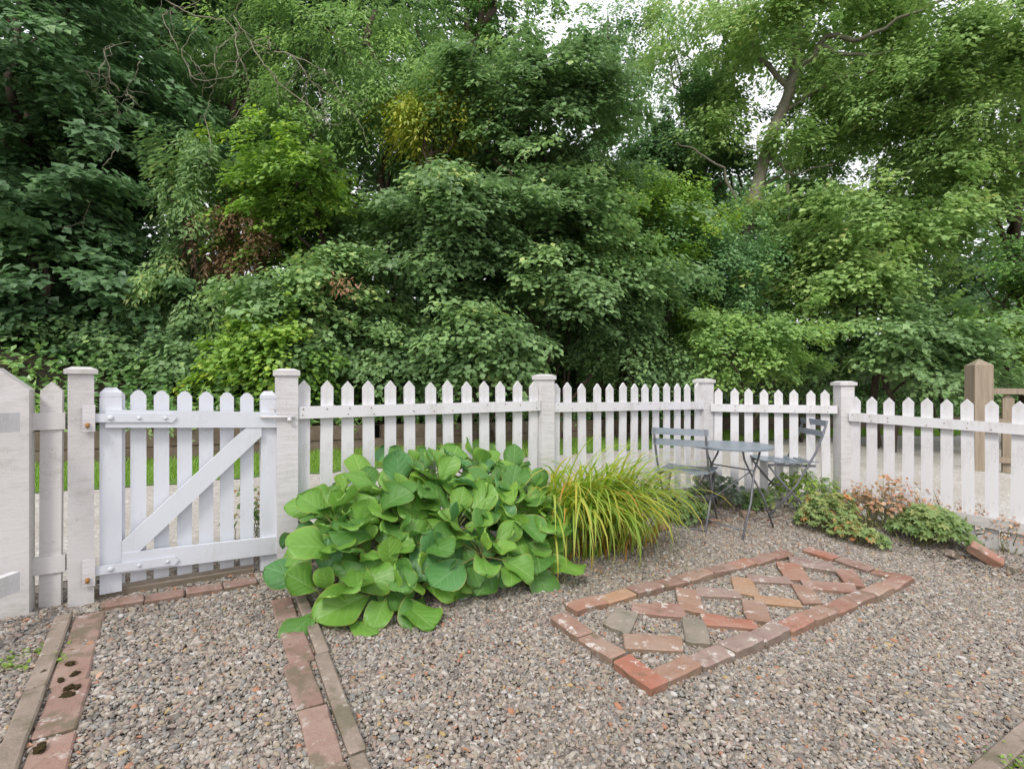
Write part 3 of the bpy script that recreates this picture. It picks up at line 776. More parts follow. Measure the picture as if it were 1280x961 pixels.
# trailing growth over the wall
P = scatter_bank(14000, -.12, .35, 2, 48, rg); P[:, 2] += rg.normal(.0, .07, len(P)) + .05
cl = np.array([mnoise.noise(Vector((p[0] * 1.5, p[1] * 1.5, 9))) for p in P]); P = P[cl > -.05]; cl = cl[cl > -.05]
P[:, 2] += cl * .35 * rg.uniform(0, 1, len(P))
me = leaf_mesh("wall_top_weeds", 'kite', P, rg.normal(0, .5, P.shape) + np.array([.3, -.7, .5]), rg.normal(0, .8, P.shape) + np.array([.2, -.3, -.3]), rg.uniform(.03, .075, len(P)), .6 + rg.normal(0, .25, len(P)), LEAF['hazel'])
tag(link("wall_top_weeds", me), "green weeds and ivy trailing over the top of the brown timber wall", "weeds", kind='stuff')

# grass on the verge
def blades(name, P, h, wdt, rg, mat, lean=.35, hue=.5):
    n = len(P)
    th = rg.uniform(0, 6.28, n); side = np.c_[np.cos(th), np.sin(th), np.zeros(n)]
    tip = P + np.c_[rg.normal(0, lean, (n, 2)) * h[:, None], h]
    V = np.stack([P - side * wdt, P + side * wdt, tip], 1).reshape(-1, 3)
    Fc = np.arange(n * 3).reshape(n, 3)
    return np_mesh(name, V, Fc, mat, {'hue': np.repeat(np.clip(hue + rg.normal(0, .2, n), 0, 1), 3)})
rg = np.random.default_rng(5)
n = 90000
t = 5 + 26 * rg.uniform(0, 1, n) ** 1.5; i = np.searchsorted(WT, t).clip(0, 399); nn = rg.uniform(.02, 1.27, n)
keep = nn + .12 * np.sin(t * 3.1) + rg.normal(0, .06, n) < 1.27; i, nn = i[keep], nn[keep]
p = WL[i] - WNRM[i] * nn[:, None] + WTAN[i] * rg.uniform(-.1, .1, len(i))[:, None]
P = np.c_[p, gz(p[:, 0], p[:, 1])]
tag(link("grass", blades("grass", P, rg.uniform(.04, .10, len(P)), .004 + .003 * rg.random((len(P), 1)), rg, LEAF['grass'])), "bright green mown grass strip between lane and brown wall", "grass", kind='stuff')

# ------------------------------------------------------------------ gravel
def stone_mesh(i):
    rg = np.random.default_rng(900 + i)
    bm = bmesh.new(); bmesh.ops.create_icosphere(bm, subdivisions=1 if i > 2 else 2, radius=.5)
    for v in bm.verts:
        d = v.co.normalized()
        v.co = d * (.5 + .18 * mnoise.noise(d * 1.3 + Vector((i * 5.3, 0, 0))) + float(rg.uniform(-.04, .04)))
        v.co.x *= 1.15; v.co.y *= .82; v.co.z *= .5
    return bm_mesh("stone", bm, M_STONE, smooth=(i < 3))
pc = bpy.data.collections.new("gravel_stones")
for i in range(7):
    o = bpy.data.objects.new("gravel_stone", stone_mesh(i)); pc.objects.link(o)
def gn_scatter(name, P, rot, scl, label, cat):
    me = bpy.data.meshes.new(name)
    me.vertices.add(len(P)); me.vertices.foreach_set("co", np.ascontiguousarray(P, np.float32).ravel())
    for an, av, ty in (("rot", rot, 'FLOAT_VECTOR'), ("scl", scl, 'FLOAT_VECTOR')):
        a = me.attributes.new(an, ty, 'POINT'); a.data.foreach_set("vector", np.ascontiguousarray(av, np.float32).ravel())
    o = link(name, me)
    ng = bpy.data.node_groups.new(name + "_scatter", 'GeometryNodeTree')
    ng.interface.new_socket("Geometry", in_out='INPUT', socket_type='NodeSocketGeometry')
    ng.interface.new_socket("Geometry", in_out='OUTPUT', socket_type='NodeSocketGeometry')
    N = ng.nodes
    gi = N.new("NodeGroupInput"); go = N.new("NodeGroupOutput"); ip = N.new("GeometryNodeInstanceOnPoints")
    ci = N.new("GeometryNodeCollectionInfo"); ci.inputs['Collection'].default_value = pc
    ci.inputs['Separate Children'].default_value = True; ci.inputs['Reset Children'].default_value = True
    na = N.new("GeometryNodeInputNamedAttribute"); na.data_type = 'FLOAT_VECTOR'; na.inputs[0].default_value = "rot"
    nb = N.new("GeometryNodeInputNamedAttribute"); nb.data_type = 'FLOAT_VECTOR'; nb.inputs[0].default_value = "scl"
    ip.inputs['Pick Instance'].default_value = True
    L = ng.links.new
    L(gi.outputs[0], ip.inputs['Points']); L(ci.outputs[0], ip.inputs['Instance'])
    L(na.outputs[0], ip.inputs['Rotation']); L(nb.outputs[0], ip.inputs['Scale'])
    rv = N.new("FunctionNodeRandomValue"); rv.data_type = 'INT'
    rv.inputs[4].default_value = 0; rv.inputs[5].default_value = 6
    L(rv.outputs[2], ip.inputs['Instance Index'])
    L(ip.outputs[0], go.inputs[0])
    md = o.modifiers.new("scatter", 'NODES'); md.node_group = ng
    return tag(o, label, cat, kind='stuff')
rg = np.random.default_rng(77)
n = 780000
y = rg.uniform(.95, 5.6, n); x = rg.uniform(-6, 6, n)
k = (np.abs(x) < y * 1.06 + .35) & (fence_n(x, y) < .25)
x, y = x[k], y[k]
s = np.exp(rg.normal(math.log(.0143), .32, len(x))).clip(.008, .034)
z = gz(x, y) + .003 + rg.uniform(0, .009, len(x)) + .01 * np.array([mnoise.noise(Vector((a * 2.2, b * 2.2, 1))) for a, b in zip(x, y)])
rot = np.c_[rg.normal(0, .33, len(x)), rg.normal(0, .33, len(x)), rg.uniform(0, 6.28, len(x))]
sc = np.c_[s * rg.uniform(.9, 1.3, len(x)), s * rg.uniform(.8, 1.1, len(x)), s * rg.uniform(.8, 1.4, len(x))]
print("gravel stones", len(x), "leaves", NLEAF)
gn_scatter("gravel", np.c_[x, y, z], rot, sc, "grey and buff gravel of small rounded stones covering the garden ground", "gravel")

# ------------------------------------------------------------------ fence
def picket_mesh(name, h, wd, th, mat, point=.045, cut=None):
    bm = bmesh.new()
    w2 = wd / 2
    if cut:   # clipped corner head
        out = [(-w2, 0), (w2, 0), (w2, h - point), (w2 * .45, h - .006), (0, h), (-w2 * .45, h - .006), (-w2, h - point)]
    else:
        out = [(-w2, 0), (w2, 0), (w2, h - point), (0, h), (-w2, h - point)]
    bm_prism(bm, [Vector((a, -th / 2, b)) for a, b in out], (0, th, 0))
    return bm_mesh(name, bm, mat, bevel=.0022)
def board_mesh(name, p0, p1, hgt, th, mat, off=(0, 0, 0), bev=.003):
    """board between two points (mid-height line), on edge"""
    p0, p1 = Vector(p0), Vector(p1); d = p1 - p0
    h = Vector((d.x, d.y, 0)).normalized(); nrm = Vector((h.y, -h.x, 0))
    up = Vector((0, 0, 1)) if abs(d.z) < .35 * d.length else d.cross(nrm).normalized()
    if up.z < 0: up = -up
    bm = bmesh.new()
    q = [Vector((0, 0, 0)) + nrm * a + up * b for a, b in ((-th / 2, -hgt / 2), (th / 2, -hgt / 2), (th / 2, hgt / 2), (-th / 2, hgt / 2))]
    bm_prism(bm, q, d)
    return bm_mesh(name, bm, mat, bevel=bev)
def post(parent, x, y, z0, z1, wd, ang, mat, capw=.155, caph=.028, name="post"):
    bm = bmesh.new(); bm_box(bm, (-wd / 2, -wd / 2, 0), (wd / 2, wd / 2, z1 - z0))
    pl = Vector(parent.location)
    o = link(name, bm_mesh("post", bm, mat, bevel=.005, seg=2), parent, Vector((x, y, z0)) - pl, (0, 0, ang))
    if capw:
        bm = bmesh.new(); c2 = capw / 2
        bm_box(bm, (-c2, -c2, 0), (c2, c2, caph))
        t2 = [bm.verts.new((a * c2 * .55, b * c2 * .55, caph + .012)) for a, b in ((-1, -1), (1, -1), (1, 1), (-1, 1))]
        b2 = [bm.verts.new((a * c2 * .985, b * c2 * .985, caph - .001)) for a, b in ((-1, -1), (1, -1), (1, 1), (-1, 1))]
        bm.faces.new(t2)
        for k in range(4): bm.faces.new((b2[k], b2[(k + 1) % 4], t2[(k + 1) % 4], t2[k]))
        link("post_cap", bm_mesh("post_cap", bm, mat, bevel=.003), o, (0, 0, z1 - z0 + .001))
    return o
A = Vector((-2.10, 2.535, 0)); B = Vector((-1.336, 3.08, 0)); C = Vector((.245, 3.98, 0)); D = Vector((1.865, 5.05, 0)); E = Vector((2.985, 4.68, 0))
E2 = Vector((4.20, 2.95, 0))
def ang(a, b): return math.atan2(b.y - a.y, b.x - a.x)
fence = thing("picket_fence", "long white picket fence of four panels running right from the gate", "fence", (B.x, B.y, float(gz(B.x, B.y))))
FL = Vector(fence.location)
post(fence, B.x, B.y, .0, 1.30, .115, ang(B, C), M_POST, .135, .03)
post(fence, C.x, C.y, -.05, 1.285, .115, ang(B, C), M_POST, .135, .03)
post(fence, D.x, D.y, -.1, 1.265, .125, ang(C, D) - .1, M_POST, .15, .028)
post(fence, E.x, E.y, -.15, 1.24, .118, ang(C, D) - .6, M_POST, .15, .028)
PM = {}
NAILS = []
def picket_at(par, x, y, ztop, a, wd=.072, th=.018, h=1.2, mat=M_FENCE, cut=None, name="picket"):
    key = (wd, th, h, mat.name, cut)
    if key not in PM: PM[key] = picket_mesh("picket", h, wd, th, mat, .042 if not cut else .035, cut)
    pl = Vector(par.location)
    return link(name, PM[key], par, Vector((x, y, ztop - h)) - pl, (random.gauss(0, .004), random.gauss(0, .006), a + random.gauss(0, .02)))
def panel(p0, p1, us, zt0, zt1, zr0, zr1, zb0, zb1, h, mat=M_FENCE, wd=.072, e0=.06, e1=.06, rail_h=.072, dirty_rail=None):
    a = ang(p0, p1); d = (p1 - p0); dn = d.normalized(); nrm = Vector((dn.y, -dn.x, 0))  # towards the camera
    for u in us:                       # picket stations from their bearings in the photo, intersected with the panel line
        k = (u - 640) / F
        t = (k * p0.y - p0.x) / (d.x - k * d.y)
        q = p0 + d * t
        for zr in (zr0 + (zr1 - zr0) * t, zb0 + (zb1 - zb0) * t):
            for dz in (-.018, .018):
                nq = q + nrm * .0485; NAILS.append((nq.x + dn.x * random.gauss(0, .008), nq.y + dn.y * random.gauss(0, .008), zr + dz + random.gauss(0, .003), math.atan2(nrm.y, nrm.x)))
        picket_at(fence, q.x, q.y, zt0 + (zt1 - zt0) * t + random.gauss(0, .004), a, wd, h=h, mat=mat)
    for z0, z1, m_ in ((zr0, zr1, mat), (zb0, zb1, dirty_rail or mat)):
        q0 = p0 + dn * e0 + nrm * .030; q1 = p1 - dn * e1 + nrm * .030
        m = board_mesh("rail", (0, 0, 0), (q1.x - q0.x, q1.y - q0.y, z1 - z0), rail_h, .036, m_)
        link("rail", m, fence, Vector((q0.x, q0.y, z0)) - FL)
panel(B, C, [378, 406, 434, 462, 488, 513, 538, 562, 585, 606, 627, 646, 665], 1.272, 1.275, 1.083, 1.09, .32, .30, 1.16)
panel(C, D, [693, 709.5, 728.6, 746.6, 762.5, 777.5, 792, 806.5, 820, 833.5, 846.5, 859.5, 871.5], 1.262, 1.255, 1.075, 1.05, .30, .25, 1.2)
panel(D, E, [897, 918, 936, 955, 974, 992, 1013, 1033], 1.215, 1.20, 1.027, 1.025, .25, .22, 1.2)
panel(E, E2, [1068, 1090, 1112, 1135, 1159, 1184, 1211, 1240, 1271, 1306, 1345], 1.15, 1.115, .965, .90, .26, .19, 1.10, wd=.075, rail_h=.075, dirty_rail=M_FENCE_DIRTY, e1=0)
bm = bmesh.new()
for x_, y_, z_, a_n in NAILS:
    M = Matrix.Translation(Vector((x_, y_, z_)) - FL) @ Matrix.Rotation(a_n, 4, 'Z') @ Matrix.Rotation(R(90), 4, 'Y')
    bmesh.ops.create_cone(bm, cap_ends=True, segments=6, radius1=.0045, radius2=.0035, depth=.003, matrix=M)
o = link("nail_heads", bm_mesh("nail_heads", bm, M_RUSTY_NAIL), fence); o['kind'] = 'stuff'

# left of the gate: gate post, one picket, short rails, and the broad pointed post with its rails coming towards the camera
lf = thing("picket_fence", "short weathered white fence piece left of the gate with a broad pointed post", "fence", (A.x, A.y, float(gz(A.x, A.y))))
LL = Vector(lf.location)
aG = ang(A, B)
post(lf, A.x, A.y, -.0, 1.30, .098, aG + .06, M_FENCE_DIRTY, .128, .022)
picket_at(lf, -2.20, 2.48, 1.262, aG - .25, .085, .02, 1.10, M_FENCE_DIRTY)
bp = G(7, 775)
bmq = bmesh.new()
hh = 1.325 - bp.z + .02
bm_prism(bmq, [Vector(p) for p in ((-.13, -.05, 0), (.095, -.05, 0), (.095, -.05, hh - .10), (-.015, -.05, hh), (-.13, -.05, hh - .10))], (0, .10, 0))
link("broad_post", bm_mesh("broad_post", bmq, M_FENCE_DIRTY, bevel=.006, seg=2), lf, Vector((bp.x - .035, bp.y + .03, bp.z - .02)) - LL, (0, 0, R(31)))
for zc_, hgt in ((1.075, .08), (.395, .08)):
    a0 = Vector((-2.26, 2.435, zc_)); a1 = Vector((A.x - .045, A.y - .035, zc_ + .002))
    link("rail", board_mesh("rail", (0, 0, 0), a1 - a0, hgt, .03, M_FENCE_DIRTY), lf, a0 - LL)
for z_ in (1.085, .385):
    a0 = Vector((-2.185, 2.29, z_)); a1 = Vector((-2.12, 1.30, z_ + .03))
    link("rail", board_mesh("rail", (0, 0, 0), a1 - a0, .085, .035, M_FENCE), lf, a0 - LL)

# ------------------------------------------------------------------ gate
gate = thing("garden_gate", "white wooden picket garden gate with diagonal brace, closed", "gate", (A.x, A.y, float(gz(A.x, A.y))))
GL = Vector(gate.location)
gd = (B - A).normalized(); gn = Vector((gd.y, -gd.x, 0)); Lg = (B - A).length
def gp(s, z, n=0.0): # point on the gate plane; s metres from hinge post centre
    q = A + gd * s + gn * n; return Vector((q.x, q.y, z))
s0, s1 = .075, Lg - .07
def sag(s): return -.037 * s / Lg
def stile(s, z0, z1, wd):
    m = bmesh.new(); hh = z1 - z0; w2 = wd / 2; t = .022
    bm_box(m, (-w2, -t, 0), (w2, t, hh - .05))
    # grooved turned-style head: band and pyramid top
    bm_box(m, (-w2 * .93, -t * .9, hh - .0505), (w2 * .93, t * .9, hh - .044))
    bm_box(m, (-w2 * .99, -t * .99, hh - .0445), (w2 * .99, t * .99, hh - .026))
    b2 = [m.verts.new((a * w2 * .99, b * t * .99, hh - .0255)) for a, b in ((-1, -1), (1, -1), (1, 1), (-1, 1))]
    t2 = [m.verts.new((a * w2 * .5, b * t * .4, hh)) for a, b in ((-1, -1), (1, -1), (1, 1), (-1, 1))]
    m.faces.new(t2); m.faces.new(b2[::-1])
    for k in range(4): m.faces.new((b2[k], b2[(k + 1) % 4], t2[(k + 1) % 4], t2[k]))
    q = gp(s, z0); link("stile", bm_mesh("stile", m, M_GATE, bevel=.002), gate, q - GL, (0, 0, aG))
stile(.115, .215, 1.235, .088)
stile(Lg - .10, .18, 1.212, .082)
gh = .98
gpk = picket_mesh("gate_picket", gh, .067, .018, M_GATE, .03, True)
for px in (146, 173, 202, 231, 258, 284, 309):
    k = (px - 640) / F; dd = (B - A)
    t = (k * A.y - A.x) / (dd.x - k * dd.y); s = t * Lg
    q = gp(s, 1.232 + sag(s) - gh, -.012)
    link("picket", gpk, gate, q - GL, (0, 0, aG))
def gboard(name, sa, za, sb, zb, h, th, n, bev=.003):
    pa, pb = gp(sa, za, n), gp(sb, zb, n)
    link(name, board_mesh(name, (0, 0, 0), pb - pa, h, th, M_GATE, bev=bev), gate, pa - GL)
gboard("rail", .095, 1.082, Lg - .062, 1.045, .088, .026, .0345)
gboard("rail", .16, .36, Lg - .062, .322, .098, .026, .0345)
bm = bmesh.new(); zb_, zt_ = .385, 1.035
bm_prism(bm, [gp(a, b, .021) - GL for a, b in ((.1605, zb_), (.1605, .465), (Lg - .193, zt_), (Lg - .1425, zt_), (Lg - .1425, .955), (.2106, zb_))], gn * .0225)
link("brace", bm_mesh("brace", bm, M_GATE, bevel=.002), gate)
# strap hinges
def strap(z, L):
    m = bmesh.new(); h = .021
    out = [(-.045, -h), (L - .04, -h), (L - .02, -h * 1.15), (L, 0), (L - .02, h * 1.15), (L - .04, h), (-.045, h)]
    bm_prism(m, [Vector((a, 0, b)) for a, b in out], (0, .007, 0))
    q = gp(.06, z, .056)
    st = link("strap_hinge", bm_mesh("strap", m, M_GATE, bevel=.0015), gate, q - GL, (0, math.atan2(.037, Lg), aG))
    for xx in (.055, .17, L - .05):
        b2 = bmesh.new(); bmesh.ops.create_uvsphere(b2, u_segments=10, v_segments=6, radius=.009 if xx > .1 else .013, matrix=Matrix.Scale(.5, 4, (0, 1, 0)))
        link("bolt", bm_mesh("bolt", b2, M_GATE, smooth=True), st, (xx, -.003, 0))
    m = bmesh.new(); bm_box(m, (-.026, -.004, -.065), (.022, .004, .065))
    pq = gp(.035, z, .064); link("hinge_plate", bm_mesh("hinge_plate", m, M_POST, bevel=.001), gate, pq - GL, (0, 0, aG))
    m = bmesh.new(); bmesh.ops.create_cone(m, cap_ends=True, segments=12, radius1=.008, radius2=.008, depth=.022)
    link("hinge_pin", bm_mesh("pin", m, M_RUST, smooth=True), gate, gp(.028, z - .034, .074) - GL)
strap(1.088, .33); strap(.345, .34)
# latch on the right stile
lt = link("latch", None) if False else None
m = bmesh.new(); bm_box(m, (-.012, -.006, -.04), (.012, 0, .04))
link("latch_plate", bm_mesh("latch_plate", m, M_POST, bevel=.002), gate, gp(Lg - .085, 1.075, .026) - GL, (0, 0, aG))
lm = tubes_mesh("latch_bar", [(np.array([gp(Lg - .15, 1.065, .058), gp(Lg - .03, 1.062, .070), gp(Lg + .03, 1.060, .072)]), .0075, 8, 0)], M_POST)
link("latch_bar", lm, gate, -GL)
m = bmesh.new(); bmesh.ops.create_uvsphere(m, u_segments=10, v_segments=6, radius=.014)
link("latch_knob", bm_mesh("knob", m, M_POST, smooth=True), gate, gp(Lg + .0, 1.045, .078) - GL)

# ------------------------------------------------------------------ path edging, threshold, kerbs
def slab(name, L, W, H, mat, rough=.004, seed=0, bev=.006):
    bm = bmesh.new(); bm_box(bm, (-L / 2, -W / 2, 0), (L / 2, W / 2, H))
    bmesh.ops.subdivide_edges(bm, edges=[e for e in bm.edges if abs((e.verts[0].co - e.verts[1].co).x) > L * .5], cuts=3)
    bmesh.ops.bevel(bm, geom=[e for e in bm.edges if e.calc_face_angle(0) > .4], offset=bev, segments=1, affect='EDGES')
    for v in bm.verts:
        v.co += Vector((mnoise.noise(v.co * 25 + Vector((seed * 7.1, 0, 0))), mnoise.noise(v.co * 25 + Vector((0, seed * 7.1, 5))), .7 * mnoise.noise(v.co * 18 + Vector((3, seed * 5.1, 0))))) * rough
    return bm_mesh(name, bm, mat)
def flat2(a, b):
    d = b - a; d.z = 0; return d.normalized()
dL = flat2(G(132, 770), G(84, 961)); dR = flat2(G(338, 755), G(388, 961))
pL = Vector((-dL.y, dL.x, 0)); pR = Vector((-dR.y, dR.x, 0))      # to the right, seen from the camera
def strip(parent, name, start, d, n, L, W, H, mat, gap=.004, lift=.0, seed=0, jit=.004, variants=4):
    pl = Vector(parent.location)
    ms = [slab(name, L - gap, W, H, mat, seed=seed + k) for k in range(variants)]
    for k in range(n):
        q = start + d * (L * (k + .5)) + Vector((random.gauss(0, jit), random.gauss(0, jit), 0))
        z = float(gz(q.x, q.y)) - H + lift + random.gauss(0, .002)
        slope = -math.asin((-.05 * d.x + .03 * d.y))
        link(name, ms[k % variants], parent, Vector((q.x, q.y, z)) - pl, (random.gauss(0, .012), slope + random.gauss(0, .008), math.atan2(d.y, d.x) + random.gauss(0, .01)))
edgel = thing("path_edging", "row of red edging tiles along the left side of the gravel path", "edging", G(120, 775))
q0 = G(134, 766); q0.z = 0; strip(edgel, "tile", q0 - pL * .058, dL, 7, .31, .112, .06, M_EDGE, lift=.022, seed=1)
kerbl = thing("kerb", "narrow weathered brown kerb outside the left red edging", "kerb", G(95, 775))
strip(kerbl, "kerb_piece", q0 - pL * .150, dL, 4, .62, .062, .07, M_KERB, lift=.034, seed=11)
edger = thing("path_edging", "row of red edging tiles along the right side of the gravel path", "edging", G(350, 760))
q0 = G(338, 755); q0.z = 0; strip(edger, "tile", q0 + pR * .050, dR, 7, .31, .098, .06, M_EDGE, lift=.022, seed=21)
kerbr = thing("kerb", "narrow weathered brown kerb on the right side of the path emerging from the big leaves", "kerb", G(375, 775))
strip(kerbr, "kerb_piece", q0 + pR * .135, dR, 4, .62, .055, .07, M_KERB, lift=.038, seed=31)
thr = thing("threshold", "row of red tiles across the path in front of the gate", "edging", G(220, 755))
p = G(128, 762, .0); q = G(322, 729); dq = (q - p); dq.z = 0
strip(thr, "tile", Vector((p.x, p.y, 0)), dq.normalized(), 4, dq.length / 4, .095, .06, M_EDGE, lift=.03, seed=41)
sill = thing("gate_sill", "worn grey timber sill lying under the gate", "sill", G(210, 738))
p = G(112, 748); q = G(318, 714); dq = q - p; dq.z = 0
strip(sill, "sill_timber", Vector((p.x, p.y, 0)), dq.normalized(), 1, dq.length, .085, .07, M_SILL, lift=.042, seed=51, variants=1)
kr = thing("kerb", "dark weathered timber kerb in the bottom right corner", "kerb", G(1250, 925))
p = G(1222, 978); strip(kr, "kerb_piece", Vector((p.x - .25, p.y - .15, 0)), Vector((.857, .515, 0)), 2, 1.1, .06, .08, M_KERB, lift=.035, seed=61)

# moss tufts on the left edging
def moss(x, y, s, k, lab):
    bm = bmesh.new(); bmesh.ops.create_icosphere(bm, subdivisions=3, radius=1)
    for v in bm.verts:
        d = v.co.normalized(); v.co = d * (1 + .35 * mnoise.noise(d * 2 + Vector((k, 0, 0))) + .45 * mnoise.noise(d * 6 + Vector((0, k, 0))) + .25 * mnoise.noise(d * 15))
        s_ = s * .82; v.co.x *= s_; v.co.y *= s_ * .6; v.co.z *= s * .45
    p = G(x, y)
    o = link("moss_tuft", bm_mesh("moss_tuft", bm, M_MOSS), None, (p.x, p.y, p.z + .026), (0, 0, k * 1.3))
    tag(o, lab, "moss", "moss tufts on the left path edging")
for k, (x, y, s, lab) in enumerate([(88, 837, .022, "dark moss tuft highest on the left red edging"), (94, 850, .02, "moss tuft second from the top on the left red edging"), (76, 858, .018, "small moss tuft at the joint of left edging and kerb"),
        (88, 868, .026, "moss tuft just above the long tile joint"), (97, 867, .018, "round moss tuft at the right side of the left edging"), (85, 877, .026, "largest moss tuft right above the tile joint"),
        (55, 848, .018, "reddish moss tuft outside the left kerb, upper one"), (46, 871, .018, "reddish moss tuft outside the left kerb, lower one"), (26, 917, .018, "dark moss tuft on the left kerb near the bottom"), (50, 945, .03, "long dark moss tuft on the left edging near the bottom edge")]):
    moss(x, y, s, k, lab)

# ------------------------------------------------------------------ brick rectangle
plot = thing("brick_bed_outline", "rectangle of old red bricks with a zigzag brick pattern inside laid on the gravel", "brickwork", (.635, 2.086, float(gz(.635, 2.086))))
PL = Vector(plot.location)
a_ = Vector((.847, .532, 0)); b_ = Vector((-.532, .847, 0)); N0 = Vector((.62, 2.07, 0))
bricks = [slab("brick", .215, .10, .062, M_BRICK, .007, 70 + k, .008) for k in range(6)]
extra = {id(M): [slab("brick", .215, .10, .062, M, .007, 80 + k, .008) for k in range(2)] for M in (M_BRICK_PURPLE, M_BRICK_ORANGE, M_BRICK_RED, M_BRICK_MOSS)}
def brick_at(q, dirv, mat=None, lift=.042, sx=1.0):
    m = random.choice(bricks) if mat is None else random.choice(extra[id(mat)])
    z = float(gz(q.x, q.y)) - .062 + lift + random.gauss(0, .004)
    sl = -math.asin(-.05 * dirv.x + .03 * dirv.y)
    return link("brick", m, plot, Vector((q.x, q.y, z)) - PL, (random.gauss(0, .02), sl + random.gauss(0, .015), math.atan2(dirv.y, dirv.x) + random.gauss(0, .02) + random.choice((0, math.pi))), (sx, 1, 1))
near = [None, M_BRICK_PURPLE, M_BRICK_PURPLE, M_BRICK_RED, M_BRICK_RED, None, None, None, None, None]
for k in range(10):
    brick_at(N0 + a_ * (.11 + .221 * k) + b_ * .05, a_, near[k] if k not in (3,) else M_BRICK_PURPLE, .045)
far = [None, M_BRICK_ORANGE, None, None, None, None, None, None, None]
for k in range(9):
    brick_at(N0 + a_ * (.16 + .222 * k) + b_ * .69, a_, far[k], .043)
for k in range(3):
    brick_at(N0 + a_ * (-.055) + b_ * (.10 + .222 * k), b_, M_BRICK_RED if k == 0 else None, .043)
    brick_at(N0 + a_ * 2.25 + b_ * (.12 + .225 * k), b_, M_BRICK_RED if k == 2 else None, .042)
inner = [([(205, 320), (240, 278), (308, 292), (278, 355)], M_BRICK_MOSS), ([(305, 260), (450, 262), (458, 300), (308, 285)], M_BRICK),
         ([(278, 362), (445, 372), (450, 412), (285, 405)], M_BRICK), ([(445, 210), (510, 218), (528, 282), (460, 270)], M_BRICK),
         ([(465, 308), (530, 318), (548, 385), (475, 378)], M_BRICK_MOSS), ([(515, 205), (640, 212), (648, 235), (520, 228)], M_BRICK_PURPLE),
         ([(535, 292), (685, 315), (700, 338), (545, 325)], M_BRICK_RED), ([(630, 170), (690, 178), (712, 228), (640, 215)], M_BRICK_ORANGE),
         ([(665, 245), (735, 255), (752, 315), (678, 300)], M_BRICK), ([(708, 230), (840, 245), (852, 265), (715, 252)], M_BRICK_ORANGE),
         ([(685, 162), (800, 168), (820, 188), (690, 180)], M_BRICK_PURPLE), ([(780, 120), (850, 130), (878, 175), (805, 168)], M_BRICK),
         ([(825, 100), (950, 122), (965, 145), (835, 125)], M_BRICK_PURPLE), ([(830, 195), (890, 205), (920, 250), (865, 250)], M_BRICK),
         ([(870, 180), (1020, 192), (1030, 215), (880, 205)], M_BRICK), ([(975, 145), (1030, 145), (1065, 195), (1005, 185)], M_BRICK)]
for k, (qd, mt) in enumerate(inner):
    P = [G(680 + x / 2.667, 660 + y / 2.667, .02) for x, y in qd]
    c = sum(P, Vector()) / 4; P = [c + (p - c) * 1.2 for p in P]
    bm = bmesh.new()
    bm_prism(bm, [p - c for p in P], (0, 0, -.05))
    bmesh.ops.subdivide_edges(bm, edges=bm.edges[:], cuts=2, use_grid_fill=True)
    bmesh.ops.bevel(bm, geom=[e for e in bm.edges if e.calc_face_angle(0) > .5], offset=.005, segments=1, affect='EDGES')
    for v in bm.verts: v.co += Vector((mnoise.noise(v.co * 22 + Vector((k, 0, 0))), mnoise.noise(v.co * 22 + Vector((0, k, 0))), .5 * mnoise.noise(v.co * 18 + Vector((0, 0, k))))) * .010
    link("brick", bm_mesh("brick", bm, mt), plot, c + Vector((0, 0, .016)) - PL)

